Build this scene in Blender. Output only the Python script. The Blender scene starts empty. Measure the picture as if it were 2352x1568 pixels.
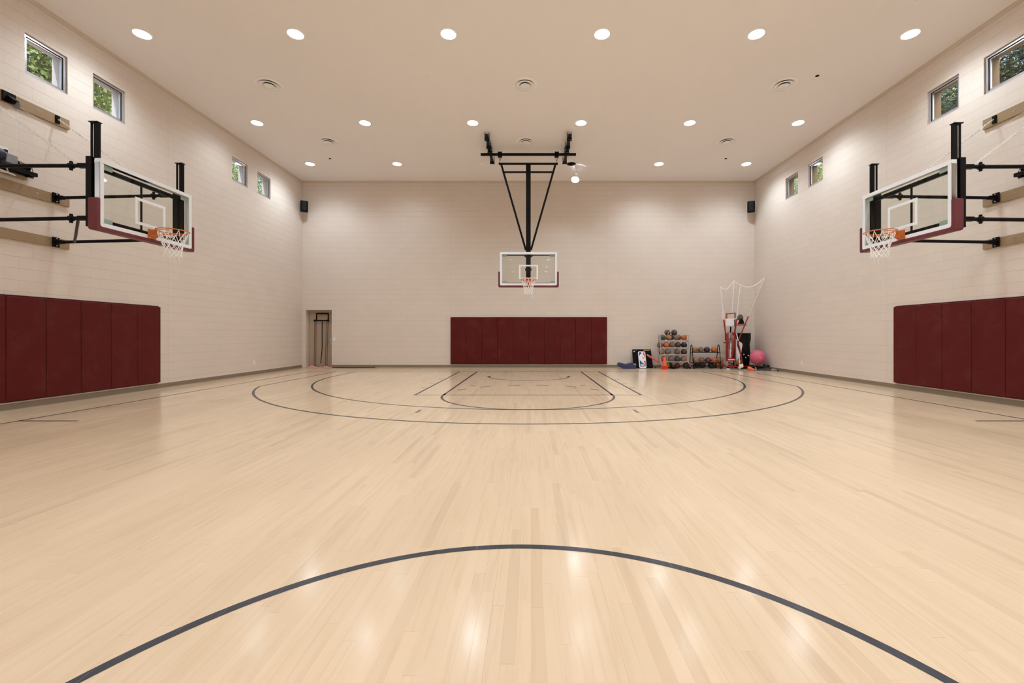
import bpy, bmesh, math, random
from mathutils import Vector, Matrix
random.seed(7)
S = 0.0254                      # everything below is written in inches
R = math.radians
C = bpy.context.scene.collection
sc = bpy.context.scene

# ------------------------------------------------------------------ camera, world, sun, exposure
F_PX, VX, VY, CAMZ = 992.0, 1219.0, 768.0, 50.8
cam_d = bpy.data.cameras.new('camera')
cam_d.sensor_width = 36.0
cam_d.lens = 36.0 * F_PX / 2352.0
cam_d.shift_x = (1176.0 - VX) / 2352.0
cam_d.shift_y = (VY - 784.0) / 2352.0
cam_d.clip_start, cam_d.clip_end = 0.05, 400
cam = bpy.data.objects.new('camera', cam_d)
cam.location = (0, 0, CAMZ * S)
cam.rotation_euler = (R(90), 0, 0)
C.objects.link(cam)
sc.camera = cam

world = bpy.data.worlds.new('world'); sc.world = world
world.use_nodes = True
wn = world.node_tree.nodes; wl = world.node_tree.links
sky = wn.new('ShaderNodeTexSky')
sky.sky_type = 'NISHITA'
sky.sun_disc = False
sky.sun_elevation = R(52); sky.sun_rotation = R(160)
sky.air_density = 1.2; sky.dust_density = 5.0
wn['Background'].inputs['Strength'].default_value = 0.55
wl.new(sky.outputs[0], wn['Background'].inputs['Color'])

sun_d = bpy.data.lights.new('sun', 'SUN'); sun_d.energy = 3.6; sun_d.angle = R(1.0)
sun_d.color = (1.0, 0.95, 0.86)
sun = bpy.data.objects.new('sun', sun_d); C.objects.link(sun)
sun.rotation_euler = (R(40), 0, R(-14))

sc.view_settings.view_transform = 'Standard'
sc.view_settings.look = 'None'
sc.view_settings.gamma = 1.0
sc.view_settings.exposure = 0.0
sc.view_settings.use_curve_mapping = False
sc.cycles.use_denoising = True
sc.cycles.use_adaptive_sampling = True
sc.cycles.adaptive_threshold = 0.02
sc.cycles.max_bounces = 10
sc.cycles.diffuse_bounces = 6
sc.cycles.transparent_max_bounces = 16
sc.cycles.sample_clamp_indirect = 6.0
sc.cycles.caustics_reflective = False
sc.cycles.caustics_refractive = False
LAMP_BRIGHT, LAMP_DIM = 325.0, 145.0

# room, inches: camera at (0,0), depth along +Y
XL, XR, YF, YB, H = -351.0, 344.0, 664.0, -599.0, 286.6
CX = -3.0                        # centre line of the court

def P(px, py, Y):                # the point at depth Y that the photo shows at (px, py)
    return Vector(((px - VX) * Y / F_PX, Y, CAMZ + (VY - py) * Y / F_PX))

# ------------------------------------------------------------------ materials
def lin(c):
    return tuple((x / 12.92 if x <= 0.04045 else ((x + 0.055) / 1.055) ** 2.4) for x in (v / 255.0 for v in c))

def pm(name, rgb, rough=0.5, metal=0.0, var=0.08, scale=6.0, bump=0.0, bscale=80.0, coat=0.0):
    m = bpy.data.materials.new(name); m.use_nodes = True
    n, l = m.node_tree.nodes, m.node_tree.links
    b = n['Principled BSDF']
    tc = n.new('ShaderNodeTexCoord')
    no = n.new('ShaderNodeTexNoise'); no.inputs['Scale'].default_value = scale; no.inputs['Detail'].default_value = 4
    l.new(tc.outputs['Object'], no.inputs['Vector'])
    mx = n.new('ShaderNodeMix'); mx.data_type = 'RGBA'
    c = lin(rgb)
    mx.inputs[6].default_value = tuple(x * (1 - var) for x in c) + (1,)
    mx.inputs[7].default_value = tuple(min(1, x * (1 + var)) for x in c) + (1,)
    l.new(no.outputs[0], mx.inputs[0]); l.new(mx.outputs[2], b.inputs['Base Color'])
    b.inputs['Roughness'].default_value = rough
    b.inputs['Metallic'].default_value = metal
    b.inputs['Coat Weight'].default_value = coat
    if max(rgb) < 40 or 'maroon' in name: b.inputs['Specular IOR Level'].default_value = 0.15
    if bump:
        n2 = n.new('ShaderNodeTexNoise'); n2.inputs['Scale'].default_value = bscale
        l.new(tc.outputs['Object'], n2.inputs['Vector'])
        bp = n.new('ShaderNodeBump'); bp.inputs['Strength'].default_value = bump; bp.inputs['Distance'].default_value = 0.004
        l.new(n2.outputs[0], bp.inputs['Height']); l.new(bp.outputs[0], b.inputs['Normal'])
    return m

def nmath(n, l, op, a, b=None, c=None):
    x = n.new('ShaderNodeMath'); x.operation = op
    for i, v in enumerate((a, b, c)):
        if v is None: continue
        if isinstance(v, (int, float)): x.inputs[i].default_value = v
        else: l.new(v, x.inputs[i])
    return x.outputs[0]

def block_mat(name, axis, rgb, joints):
    """painted concrete block; axis 'X' or 'Y' runs along the wall"""
    m = bpy.data.materials.new(name); m.use_nodes = True
    n, l = m.node_tree.nodes, m.node_tree.links
    b = n['Principled BSDF']
    g = n.new('ShaderNodeNewGeometry')
    s = n.new('ShaderNodeSeparateXYZ'); l.new(g.outputs['Position'], s.inputs[0])
    u = s.outputs[axis]; v = s.outputs['Z']
    cb = n.new('ShaderNodeCombineXYZ'); l.new(u, cb.inputs[0]); l.new(v, cb.inputs[1])
    br = n.new('ShaderNodeTexBrick')
    br.inputs['Scale'].default_value = 1.0
    br.inputs['Mortar Size'].default_value = 0.0045
    br.inputs['Mortar Smooth'].default_value = 0.6
    br.inputs['Brick Width'].default_value = 16 * S
    br.inputs['Row Height'].default_value = 8 * S
    c = lin(rgb)
    br.inputs['Color1'].default_value = tuple(x * 0.988 for x in c) + (1,)
    br.inputs['Color2'].default_value = tuple(x * 1.012 for x in c) + (1,)
    br.inputs['Mortar'].default_value = tuple(x * 0.97 for x in c) + (1,)
    l.new(cb.outputs[0], br.inputs['Vector'])
    vm = nmath(n, l, 'ABSOLUTE', nmath(n, l, 'SUBTRACT', nmath(n, l, 'FRACT', nmath(n, l, 'ADD', nmath(n, l, 'DIVIDE', v, 8 * S), 0.5)), 0.5))
    fac = nmath(n, l, 'MULTIPLY', br.outputs['Fac'], nmath(n, l, 'MULTIPLY_ADD', nmath(n, l, 'LESS_THAN', vm, 0.03), 0.65, 0.35))
    for j in joints:
        d = nmath(n, l, 'ABSOLUTE', nmath(n, l, 'SUBTRACT', u, j * S))
        fac = nmath(n, l, 'MAXIMUM', fac, nmath(n, l, 'LESS_THAN', d, 0.005))
    no = n.new('ShaderNodeTexNoise'); no.inputs['Scale'].default_value = 1.3; no.inputs['Detail'].default_value = 5
    l.new(g.outputs['Position'], no.inputs['Vector'])
    mx = n.new('ShaderNodeMix'); mx.data_type = 'RGBA'; mx.blend_type = 'MULTIPLY'; mx.inputs[0].default_value = 1
    rp = n.new('ShaderNodeValToRGB')
    rp.color_ramp.elements[0].color = (0.95, 0.95, 0.95, 1); rp.color_ramp.elements[1].color = (1.03, 1.03, 1.03, 1)
    l.new(no.outputs[0], rp.inputs[0]); l.new(br.outputs['Color'], mx.inputs[6]); l.new(rp.outputs[0], mx.inputs[7])
    mj = n.new('ShaderNodeMix'); mj.data_type = 'RGBA'
    l.new(nmath(n, l, 'MULTIPLY', fac, 0.6), mj.inputs[0]); l.new(mx.outputs[2], mj.inputs[6])
    mj.inputs[7].default_value = tuple(x * 0.72 for x in c) + (1,)
    l.new(mj.outputs[2], b.inputs['Base Color'])
    b.inputs['Roughness'].default_value = 0.62
    n2 = n.new('ShaderNodeTexNoise'); n2.inputs['Scale'].default_value = 90; n2.inputs['Detail'].default_value = 6
    l.new(g.outputs['Position'], n2.inputs['Vector'])
    hgt = nmath(n, l, 'SUBTRACT', nmath(n, l, 'MULTIPLY', n2.outputs[0], 0.35), fac)
    bp = n.new('ShaderNodeBump'); bp.inputs['Strength'].default_value = 0.55; bp.inputs['Distance'].default_value = 0.004
    l.new(hgt, bp.inputs['Height']); l.new(bp.outputs[0], b.inputs['Normal'])
    return m

def floor_mat():
    m = bpy.data.materials.new('maple_planks'); m.use_nodes = True
    n, l = m.node_tree.nodes, m.node_tree.links
    b = n['Principled BSDF']
    g = n.new('ShaderNodeNewGeometry')
    s = n.new('ShaderNodeSeparateXYZ'); l.new(g.outputs['Position'], s.inputs[0])
    x, y = s.outputs['X'], s.outputs['Y']
    xr = nmath(n, l, 'DIVIDE', x, 2.4 * S)
    row = nmath(n, l, 'FLOOR', xr)
    w1 = n.new('ShaderNodeTexWhiteNoise'); w1.noise_dimensions = '1D'; l.new(row, w1.inputs['W'])
    yr = nmath(n, l, 'ADD', nmath(n, l, 'DIVIDE', y, 46 * S), nmath(n, l, 'MULTIPLY', w1.outputs['Value'], 7.3))
    col = nmath(n, l, 'FLOOR', yr)
    cb = n.new('ShaderNodeCombineXYZ'); l.new(row, cb.inputs[0]); l.new(col, cb.inputs[1])
    w2 = n.new('ShaderNodeTexWhiteNoise'); w2.noise_dimensions = '2D'; l.new(cb.outputs[0], w2.inputs['Vector'])
    ramp = n.new('ShaderNodeValToRGB')
    cr = ramp.color_ramp
    cr.elements[0].position = 0.0; cr.elements[0].color = lin(FLOOR_D) + (1,)
    cr.elements[1].position = 1.0; cr.elements[1].color = lin(FLOOR_L) + (1,)
    e = cr.elements.new(0.12); e.color = lin(FLOOR_M) + (1,)
    l.new(w2.outputs['Value'], ramp.inputs[0])
    # grain: noise stretched along the planks, shifted per plank
    gv = n.new('ShaderNodeCombineXYZ')
    l.new(nmath(n, l, 'ADD', nmath(n, l, 'MULTIPLY', x, 26.0), nmath(n, l, 'MULTIPLY', w2.outputs['Value'], 37.0)), gv.inputs[0])
    l.new(nmath(n, l, 'MULTIPLY', y, 1.5), gv.inputs[1])
    no = n.new('ShaderNodeTexNoise'); no.inputs['Scale'].default_value = 1.0; no.inputs['Detail'].default_value = 5; no.inputs['Distortion'].default_value = 0.6
    l.new(gv.outputs[0], no.inputs['Vector'])
    gr = n.new('ShaderNodeValToRGB'); gr.color_ramp.elements[0].position = 0.28; gr.color_ramp.elements[1].position = 0.5
    gr.color_ramp.elements[0].color = (0.90, 0.87, 0.84, 1); gr.color_ramp.elements[1].color = (1, 1, 1, 1)
    l.new(no.outputs[0], gr.inputs[0])
    mx = n.new('ShaderNodeMix'); mx.data_type = 'RGBA'; mx.blend_type = 'MULTIPLY'; mx.inputs[0].default_value = 0.75
    l.new(ramp.outputs[0], mx.inputs[6]); l.new(gr.outputs[0], mx.inputs[7])
    # large soft variation
    n3 = n.new('ShaderNodeTexNoise'); n3.inputs['Scale'].default_value = 0.8; n3.inputs['Detail'].default_value = 4
    v3 = n.new('ShaderNodeCombineXYZ'); l.new(nmath(n, l, 'MULTIPLY', x, 2.0), v3.inputs[0]); l.new(nmath(n, l, 'MULTIPLY', y, 0.6), v3.inputs[1])
    l.new(v3.outputs[0], n3.inputs['Vector'])
    r3 = n.new('ShaderNodeValToRGB'); r3.color_ramp.elements[0].position = 0.3; r3.color_ramp.elements[1].position = 0.7
    r3.color_ramp.elements[0].color = (0.93, 0.92, 0.90, 1); r3.color_ramp.elements[1].color = (1.02, 1.01, 1.0, 1)
    l.new(n3.outputs[0], r3.inputs[0])
    m3 = n.new('ShaderNodeMix'); m3.data_type = 'RGBA'; m3.blend_type = 'MULTIPLY'; m3.inputs[0].default_value = 1
    l.new(mx.outputs[2], m3.inputs[6]); l.new(r3.outputs[0], m3.inputs[7])
    # plank seams
    fx = nmath(n, l, 'FRACT', xr); fy = nmath(n, l, 'FRACT', yr)
    gx = nmath(n, l, 'LESS_THAN', fx, 0.022); gy = nmath(n, l, 'LESS_THAN', fy, 0.0016)
    w4 = n.new('ShaderNodeTexWhiteNoise'); w4.noise_dimensions = '1D'; l.new(nmath(n, l, 'ADD', row, 91.7), w4.inputs['W'])
    gx = nmath(n, l, 'MULTIPLY', gx, nmath(n, l, 'MULTIPLY', w4.outputs['Value'], w4.outputs['Value']))
    gap = nmath(n, l, 'MAXIMUM', gx, nmath(n, l, 'MULTIPLY', gy, 0.7))
    m4 = n.new('ShaderNodeMix'); m4.data_type = 'RGBA'
    l.new(nmath(n, l, 'MULTIPLY', gap, 0.45), m4.inputs[0]); l.new(m3.outputs[2], m4.inputs[6])
    m4.inputs[7].default_value = lin((120, 92, 66)) + (1,)
    l.new(m4.outputs[2], b.inputs['Base Color'])
    n5 = n.new('ShaderNodeTexNoise'); n5.inputs['Scale'].default_value = 5; n5.inputs['Detail'].default_value = 6
    l.new(g.outputs['Position'], n5.inputs['Vector'])
    mr = n.new('ShaderNodeMapRange'); mr.inputs['To Min'].default_value = 0.12; mr.inputs['To Max'].default_value = 0.20
    l.new(n5.outputs[0], mr.inputs[0]); l.new(mr.outputs[0], b.inputs['Roughness'])
    b.inputs['IOR'].default_value = 1.25
    bp = n.new('ShaderNodeBump'); bp.inputs['Strength'].default_value = 0.02; bp.inputs['Distance'].default_value = 0.002
    l.new(no.outputs[0], bp.inputs['Height']); l.new(bp.outputs[0], b.inputs['Normal'])
    return m

def line_mat(name, rgb):
    m = pm(name, rgb, 0.26, var=0.12, scale=3)
    n, l = m.node_tree.nodes, m.node_tree.links
    b = n['Principled BSDF']
    g = n.new('ShaderNodeNewGeometry')
    mp = n.new('ShaderNodeMapping'); mp.inputs['Rotation'].default_value = (0, 0, 0.5); mp.inputs['Scale'].default_value = (60, 3, 1)
    no = n.new('ShaderNodeTexNoise'); no.inputs['Scale'].default_value = 1.5; no.inputs['Detail'].default_value = 6
    l.new(g.outputs['Position'], mp.inputs[0]); l.new(mp.outputs[0], no.inputs['Vector'])
    rp = n.new('ShaderNodeValToRGB'); rp.color_ramp.elements[0].position = 0.60; rp.color_ramp.elements[1].position = 0.78
    l.new(no.outputs[0], rp.inputs[0])
    mx = n.new('ShaderNodeMix'); mx.data_type = 'RGBA'
    src = b.inputs['Base Color'].links[0].from_socket
    l.new(nmath(n, l, 'MULTIPLY', rp.outputs[0], 0.35), mx.inputs[0]); l.new(src, mx.inputs[6]); mx.inputs[7].default_value = lin((150, 150, 158)) + (1,)
    l.new(mx.outputs[2], b.inputs['Base Color'])
    b.inputs['IOR'].default_value = 1.25
    return m

def vinyl_mat():
    m = pm('maroon_vinyl', MAROON, 0.42, var=0.10, scale=2.2, bump=0.25, bscale=900)
    n, l = m.node_tree.nodes, m.node_tree.links
    b = n['Principled BSDF']
    g = n.new('ShaderNodeNewGeometry')
    no = n.new('ShaderNodeTexNoise'); no.inputs['Scale'].default_value = 2.6; no.inputs['Detail'].default_value = 8; no.inputs['Roughness'].default_value = 0.7
    l.new(g.outputs['Position'], no.inputs['Vector'])
    rp = n.new('ShaderNodeValToRGB'); rp.color_ramp.elements[0].position = 0.50; rp.color_ramp.elements[1].position = 0.80
    l.new(no.outputs[0], rp.inputs[0])
    mx = n.new('ShaderNodeMix'); mx.data_type = 'RGBA'
    src = b.inputs['Base Color'].links[0].from_socket
    l.new(nmath(n, l, 'MULTIPLY', rp.outputs[0], 0.10), mx.inputs[0]); l.new(src, mx.inputs[6]); mx.inputs[7].default_value = lin((170, 120, 112)) + (1,)
    l.new(mx.outputs[2], b.inputs['Base Color'])
    return m

def glass_mat(name, tint, refl=1.0):
    m = bpy.data.materials.new(name); m.use_nodes = True
    n, l = m.node_tree.nodes, m.node_tree.links
    n.remove(n['Principled BSDF'])
    tr = n.new('ShaderNodeBsdfTransparent'); tr.inputs[0].default_value = tint + (1,)
    gl = n.new('ShaderNodeBsdfGlossy'); gl.inputs['Roughness'].default_value = 0.02
    lw = n.new('ShaderNodeLayerWeight'); lw.inputs[0].default_value = 0.5
    f5 = nmath(n, l, 'POWER', lw.outputs['Facing'], 5.0)
    fr = nmath(n, l, 'MULTIPLY_ADD', f5, 0.92, 0.04)
    mx = n.new('ShaderNodeMixShader')
    l.new(nmath(n, l, 'MULTIPLY', fr, refl), mx.inputs[0])
    l.new(tr.outputs[0], mx.inputs[1]); l.new(gl.outputs[0], mx.inputs[2])
    l.new(mx.outputs[0], n['Material Output'].inputs[0])
    return m

def emit_mat(name, rgb, s):
    m = bpy.data.materials.new(name); m.use_nodes = True
    n, l = m.node_tree.nodes, m.node_tree.links
    n.remove(n['Principled BSDF'])
    e = n.new('ShaderNodeEmission'); e.inputs[0].default_value = rgb + (1,)
    # downlight distribution of the reflector: strong below, weak towards the horizontal
    g = n.new('ShaderNodeNewGeometry')
    sx = n.new('ShaderNodeSeparateXYZ'); l.new(g.outputs['Incoming'], sx.inputs[0])
    mr = n.new('ShaderNodeMapRange'); mr.interpolation_type = 'SMOOTHSTEP'
    mr.inputs['From Min'].default_value = 0.25; mr.inputs['From Max'].default_value = 0.80
    mr.inputs['To Min'].default_value = 0.10 * s; mr.inputs['To Max'].default_value = s
    l.new(nmath(n, l, 'ABSOLUTE', sx.outputs['Z']), mr.inputs[0]); l.new(mr.outputs[0], e.inputs[1])
    l.new(e.outputs[0], n['Material Output'].inputs[0])
    return m

def ball_mat(name, rgb, rgb2=None, mode='plain'):
    """leather with dark seams drawn from the ball's own coordinates; optional colour panels or mottling"""
    m = bpy.data.materials.new(name); m.use_nodes = True
    n, l = m.node_tree.nodes, m.node_tree.links
    b = n['Principled BSDF']
    tc = n.new('ShaderNodeTexCoord'); s = n.new('ShaderNodeSeparateXYZ'); l.new(tc.outputs['Object'], s.inputs[0])
    r = 4.43 * S
    x, y, z = (nmath(n, l, 'DIVIDE', s.outputs[i], r) for i in range(3))
    ax = nmath(n, l, 'ABSOLUTE', x)
    d1 = ax; d2 = nmath(n, l, 'ABSOLUTE', z)
    d3 = nmath(n, l, 'ABSOLUTE', nmath(n, l, 'SUBTRACT', ax, nmath(n, l, 'ADD', nmath(n, l, 'MULTIPLY', nmath(n, l, 'MULTIPLY', y, y), -0.42), 0.72)))
    d = nmath(n, l, 'MINIMUM', nmath(n, l, 'MINIMUM', d1, d2), d3)
    seam = nmath(n, l, 'LESS_THAN', d, 0.035)
    no = n.new('ShaderNodeTexNoise'); no.inputs['Scale'].default_value = 22; no.inputs['Detail'].default_value = 5
    l.new(tc.outputs['Object'], no.inputs['Vector'])
    c1, c2 = lin(rgb), lin(rgb2 or rgb)
    mx = n.new('ShaderNodeMix'); mx.data_type = 'RGBA'
    mx.inputs[6].default_value = tuple(v * 0.82 for v in c1) + (1,) if not rgb2 else c1 + (1,)
    mx.inputs[7].default_value = tuple(v * 1.15 for v in c1) + (1,) if not rgb2 else c2 + (1,)
    if mode == 'panel':
        l.new(nmath(n, l, 'GREATER_THAN', nmath(n, l, 'SINE', nmath(n, l, 'ADD', nmath(n, l, 'MULTIPLY', z, 7.0), nmath(n, l, 'MULTIPLY', x, 2.0))), 0.35), mx.inputs[0])
    elif mode == 'mottle':
        l.new(nmath(n, l, 'GREATER_THAN', no.outputs[0], 0.52), mx.inputs[0])
    else:
        l.new(no.outputs[0], mx.inputs[0])
    m2 = n.new('ShaderNodeMix'); m2.data_type = 'RGBA'
    l.new(nmath(n, l, 'MULTIPLY', seam, 0.9), m2.inputs[0]); l.new(mx.outputs[2], m2.inputs[6]); m2.inputs[7].default_value = (0.012, 0.01, 0.01, 1)
    l.new(m2.outputs[2], b.inputs['Base Color'])
    b.inputs['Roughness'].default_value = 0.45
    return m

FLOOR_D, FLOOR_M, FLOOR_L = (209, 185, 158), (216, 193, 165), (220, 197, 169)
MAROON = (88, 24, 25)
WALL_RGB = (221, 210, 201)
M = {}
M['floor'] = floor_mat()
M['line'] = line_mat('court_line_paint', (62, 62, 68))
M['line_faded'] = line_mat('faded_court_line_paint', (140, 112, 100))
M['wall_far'] = block_mat('painted_block_far', 'X', WALL_RGB, (-123, 116))
M['wall_side'] = block_mat('painted_block_side', 'Y', WALL_RGB, (418, 170))
M['ceiling'] = pm('ceiling_paint', (244, 242, 245), 0.75, var=0.012, scale=0.5)
M['wallpaint'] = pm('wall_paint', (210, 196, 182), 0.6, var=0.03)
M['stucco'] = pm('exterior_stucco', (192, 189, 194), 0.9, var=0.12, scale=12, bump=0.6, bscale=60)
M['rubber'] = pm('cove_base_rubber', (132, 117, 98), 0.5, var=0.06)
M['door'] = pm('door_paint', (176, 158, 140), 0.45, var=0.03)
M['vinyl'] = vinyl_mat()
M['vinyl_back'] = pm('maroon_backing', (78, 20, 24), 0.6)
M['glass'] = glass_mat('window_glass', (0.93, 0.96, 0.95), 1.0)
M['board_glass'] = glass_mat('backboard_glass', (0.93, 0.95, 0.935), 0.4)
M['alu'] = pm('aluminium_frame', (186, 186, 194), 0.35, 0.6, var=0.05)
M['gasket'] = pm('black_gasket', (24, 22, 22), 0.6)
M['white'] = pm('white_enamel', (240, 244, 252), 0.35, var=0.02)
M['whitepaint'] = pm('white_stripe_paint', (240, 244, 252), 0.4, var=0.02)
M['cream'] = pm('cream_frame_side', (214, 202, 196), 0.45, var=0.03)
M['gusset'] = pm('pale_green_gusset', (172, 188, 182), 0.4, var=0.08, scale=30)
M['black'] = pm('black_powder_coat', (14, 13, 14), 0.4, var=0.15, scale=15)
M['blackmatte'] = pm('black_matte', (10, 9, 10), 0.7, var=0.2, scale=15)
M['pad'] = pm('board_pad_urethane', (104, 40, 50), 0.38, var=0.05)
M['orange'] = pm('rim_orange', (204, 112, 52), 0.35, var=0.10, scale=30)
M['net'] = pm('white_net_cord', (246, 246, 248), 0.8, var=0.04)
M['plank'] = pm('brown_painted_plank', (150, 126, 96), 0.5, var=0.12, scale=3)
M['chrome'] = pm('bright_steel', (205, 205, 212), 0.22, 0.85, var=0.05)
M['chain'] = pm('zinc_chain', (238, 237, 238), 0.35, 0.0, var=0.1)
M['navy'] = pm('navy_motor_paint', (36, 40, 66), 0.4, var=0.1)
M['grey'] = pm('grey_casting', (140, 144, 152), 0.4, 0.3, var=0.2, scale=30)
M['plate'] = pm('white_plastic', (246, 245, 244), 0.4, var=0.02)
M['diffuser'] = pm('diffuser_enamel', (252, 252, 255), 0.35, var=0.01)
M['diffuser'].node_tree.nodes['Principled BSDF'].inputs['IOR'].default_value = 1.9
M['dark'] = pm('dark_void', (14, 12, 12), 0.9)
M['lamp_bright'] = emit_mat('lamp_lens_bright', (0.83, 0.93, 1.0), LAMP_BRIGHT)
M['lamp_dim'] = emit_mat('lamp_lens_dim', (0.83, 0.93, 1.0), LAMP_DIM)
M['red'] = pm('red_machine_paint', (150, 24, 20), 0.35, var=0.12, scale=10)
M['pink'] = pm('pink_vinyl', (206, 98, 126), 0.42, var=0.05, scale=2)
M['cone'] = pm('orange_cone_plastic', (236, 106, 68), 0.4, var=0.06)
M['conebase'] = pm('red_cone_base', (214, 52, 34), 0.4, var=0.1, scale=30)
M['blue'] = pm('navy_foam_vinyl', (44, 58, 96), 0.5, var=0.08)
M['logo_blue'] = pm('logo_blue', (34, 62, 122), 0.4, var=0.04)
M['logo_red'] = pm('logo_red', (214, 78, 58), 0.4, var=0.06)
M['bat'] = pm('red_orange_foam', (222, 84, 70), 0.5, var=0.08)
M['foam'] = pm('dark_grey_foam', (62, 62, 70), 0.7, var=0.1)
M['cloth'] = None
M['leafgreen'] = pm('green_leaves', (108, 124, 64), 0.6, var=0.45, scale=1.5)
M['leafolive'] = pm('olive_leaves', (140, 146, 70), 0.6, var=0.45, scale=1.5)
M['leafdark'] = pm('dark_leaves', (74, 88, 50), 0.6, var=0.4, scale=1.5)
M['bark'] = pm('bark', (96, 80, 64), 0.9, var=0.3, scale=8)
M['stucco_brown_shade'] = pm('brown_shaded_stucco', (122, 104, 84), 0.9, var=0.15, scale=12, bump=0.6, bscale=60)  # brown stucco, darkened in its colour to stand for shade on the right reveals
M['soil'] = pm('gravel_ground', (168, 152, 130), 0.9, var=0.15, scale=4)
M['gold'] = pm('gold_lettering', (196, 168, 108), 0.5)
M['band'] = pm('grey_rubber_band', (78, 86, 92), 0.55, var=0.25, scale=14)

def stripe_cloth():
    m = pm('pink_striped_cloth', (200, 130, 122), 0.85, var=0.1)
    n, l = m.node_tree.nodes, m.node_tree.links
    b = n['Principled BSDF']
    tc = n.new('ShaderNodeTexCoord'); w = n.new('ShaderNodeTexWave'); w.inputs['Scale'].default_value = 5; w.inputs['Distortion'].default_value = 2.5
    l.new(tc.outputs['Object'], w.inputs['Vector'])
    rp = n.new('ShaderNodeValToRGB')
    rp.color_ramp.elements[0].color = lin((196, 104, 96)) + (1,); rp.color_ramp.elements[1].color = lin((224, 176, 166)) + (1,)
    l.new(w.outputs[0], rp.inputs[0]); l.new(rp.outputs[0], b.inputs['Base Color'])
    return m
M['cloth'] = stripe_cloth()

# ------------------------------------------------------------------ mesh helpers (inches)
class MB:
    def __init__(s): s.v = []; s.f = []
    def add(s, vs, fs):
        o = len(s.v); s.v += [tuple(p) for p in vs]; s.f += [tuple(i + o for i in f) for f in fs]; return s
    def box(s, a, b):
        x0, y0, z0 = a; x1, y1, z1 = b
        vs = [(x0,y0,z0),(x1,y0,z0),(x1,y1,z0),(x0,y1,z0),(x0,y0,z1),(x1,y0,z1),(x1,y1,z1),(x0,y1,z1)]
        return s.add(vs, [(0,3,2,1),(4,5,6,7),(0,1,5,4),(1,2,6,5),(2,3,7,6),(3,0,4,7)])
    def tube(s, pts, r, seg=10, closed=False, r2=None, up=None):
        pts = [Vector(p) for p in pts]; n = len(pts); rings = []
        prev = None
        for i, p in enumerate(pts):
            if closed: t = pts[(i + 1) % n] - pts[i - 1]
            else: t = pts[min(i + 1, n - 1)] - pts[max(i - 1, 0)]
            t.normalize()
            if prev is None:
                a = Vector(up) if up else (Vector((0, 0, 1)) if abs(t.z) < 0.9 else Vector((1, 0, 0)))
                u = t.cross(a); u.normalize()
            else:
                u = prev - t * prev.dot(t); u.normalize()
            prev = u; w = t.cross(u)
            rr = r if r2 is None else r + (r2 - r) * i / (n - 1)
            rings.append([p + (u * math.cos(2*math.pi*k/seg) + w * math.sin(2*math.pi*k/seg)) * rr for k in range(seg)])
        vs = [q for g in rings for q in g]; fs = []
        m = n if closed else n - 1
        for i in range(m):
            a, b = i * seg, ((i + 1) % n) * seg
            for k in range(seg):
                k2 = (k + 1) % seg
                fs.append((a + k, a + k2, b + k2, b + k))
        if not closed:
            fs.append(tuple(range(seg))[::-1]); fs.append(tuple((n - 1) * seg + k for k in range(seg)))
        return s.add(vs, fs)
    def bar(s, p, q, w, h, up=(0, 0, 1)):
        p, q = Vector(p), Vector(q); t = (q - p).normalized()
        u = t.cross(Vector(up))
        if u.length < 1e-4: u = t.cross(Vector((1, 0, 0)))
        u.normalize(); v = u.cross(t)
        c = [(-1,-1),(1,-1),(1,1),(-1,1)]
        vs = [b + u * (a[0]*w/2) + v * (a[1]*h/2) for b in (p, q) for a in c]
        return s.add(vs, [(0,1,2,3),(7,6,5,4),(0,4,5,1),(1,5,6,2),(2,6,7,3),(3,7,4,0)])
    def lathe(s, prof, c=(0, 0, 0), seg=32, mat=None, close=False):
        vs = []; fs = []; n = len(prof)
        for k in range(seg):
            a = 2 * math.pi * k / seg
            for r, z in prof:
                p = Vector((r * math.cos(a), r * math.sin(a), z))
                if mat: p = mat @ p
                vs.append(p + Vector(c))
        for k in range(seg):
            k2 = (k + 1) % seg
            for i in range(n - 1):
                fs.append((k*n + i, k2*n + i, k2*n + i + 1, k*n + i + 1))
            if close: fs.append((k*n + n - 1, k2*n + n - 1, k2*n, k*n))
        return s.add(vs, fs)
    def prism(s, outline, fn, d0, d1):
        """outline of (u,v); fn(u,v,d) -> point"""
        n = len(outline)
        vs = [fn(u, v, d0) for u, v in outline] + [fn(u, v, d1) for u, v in outline]
        fs = [tuple(range(n)), tuple(range(2*n - 1, n - 1, -1))]
        fs += [(i, (i+1) % n, n + (i+1) % n, n + i) for i in range(n)]
        return s.add(vs, fs)
    def sphere(s, c, r, seg=24, rings=14, sc3=(1, 1, 1), wob=None):
        vs = [Vector((0, 0, 1))]; fs = []
        for i in range(1, rings):
            t = math.pi * i / rings
            for k in range(seg):
                a = 2*math.pi*k/seg
                vs.append(Vector((math.sin(t)*math.cos(a), math.sin(t)*math.sin(a), math.cos(t))))
        vs.append(Vector((0, 0, -1)))
        for k in range(seg): fs.append((0, 1 + k, 1 + (k+1) % seg))
        for i in range(rings - 2):
            for k in range(seg):
                a, b = 1 + i*seg, 1 + (i+1)*seg
                fs.append((a + k, b + k, b + (k+1) % seg, a + (k+1) % seg))
        L = len(vs) - 1; b = 1 + (rings-2)*seg
        for k in range(seg): fs.append((L, b + (k+1) % seg, b + k))
        out = []
        for v in vs:
            q = r * (wob(v) if wob else 1.0)
            out.append(Vector((v.x*sc3[0]*q, v.y*sc3[1]*q, v.z*sc3[2]*q)) + Vector(c))
        return s.add(out, fs)

ORG = {}
def tag(o, label=None, cat=None, group=None, kind=None):
    if label: o['label'] = label
    if cat: o['category'] = cat
    if group: o['group'] = group
    if kind: o['kind'] = kind
    return o

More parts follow.
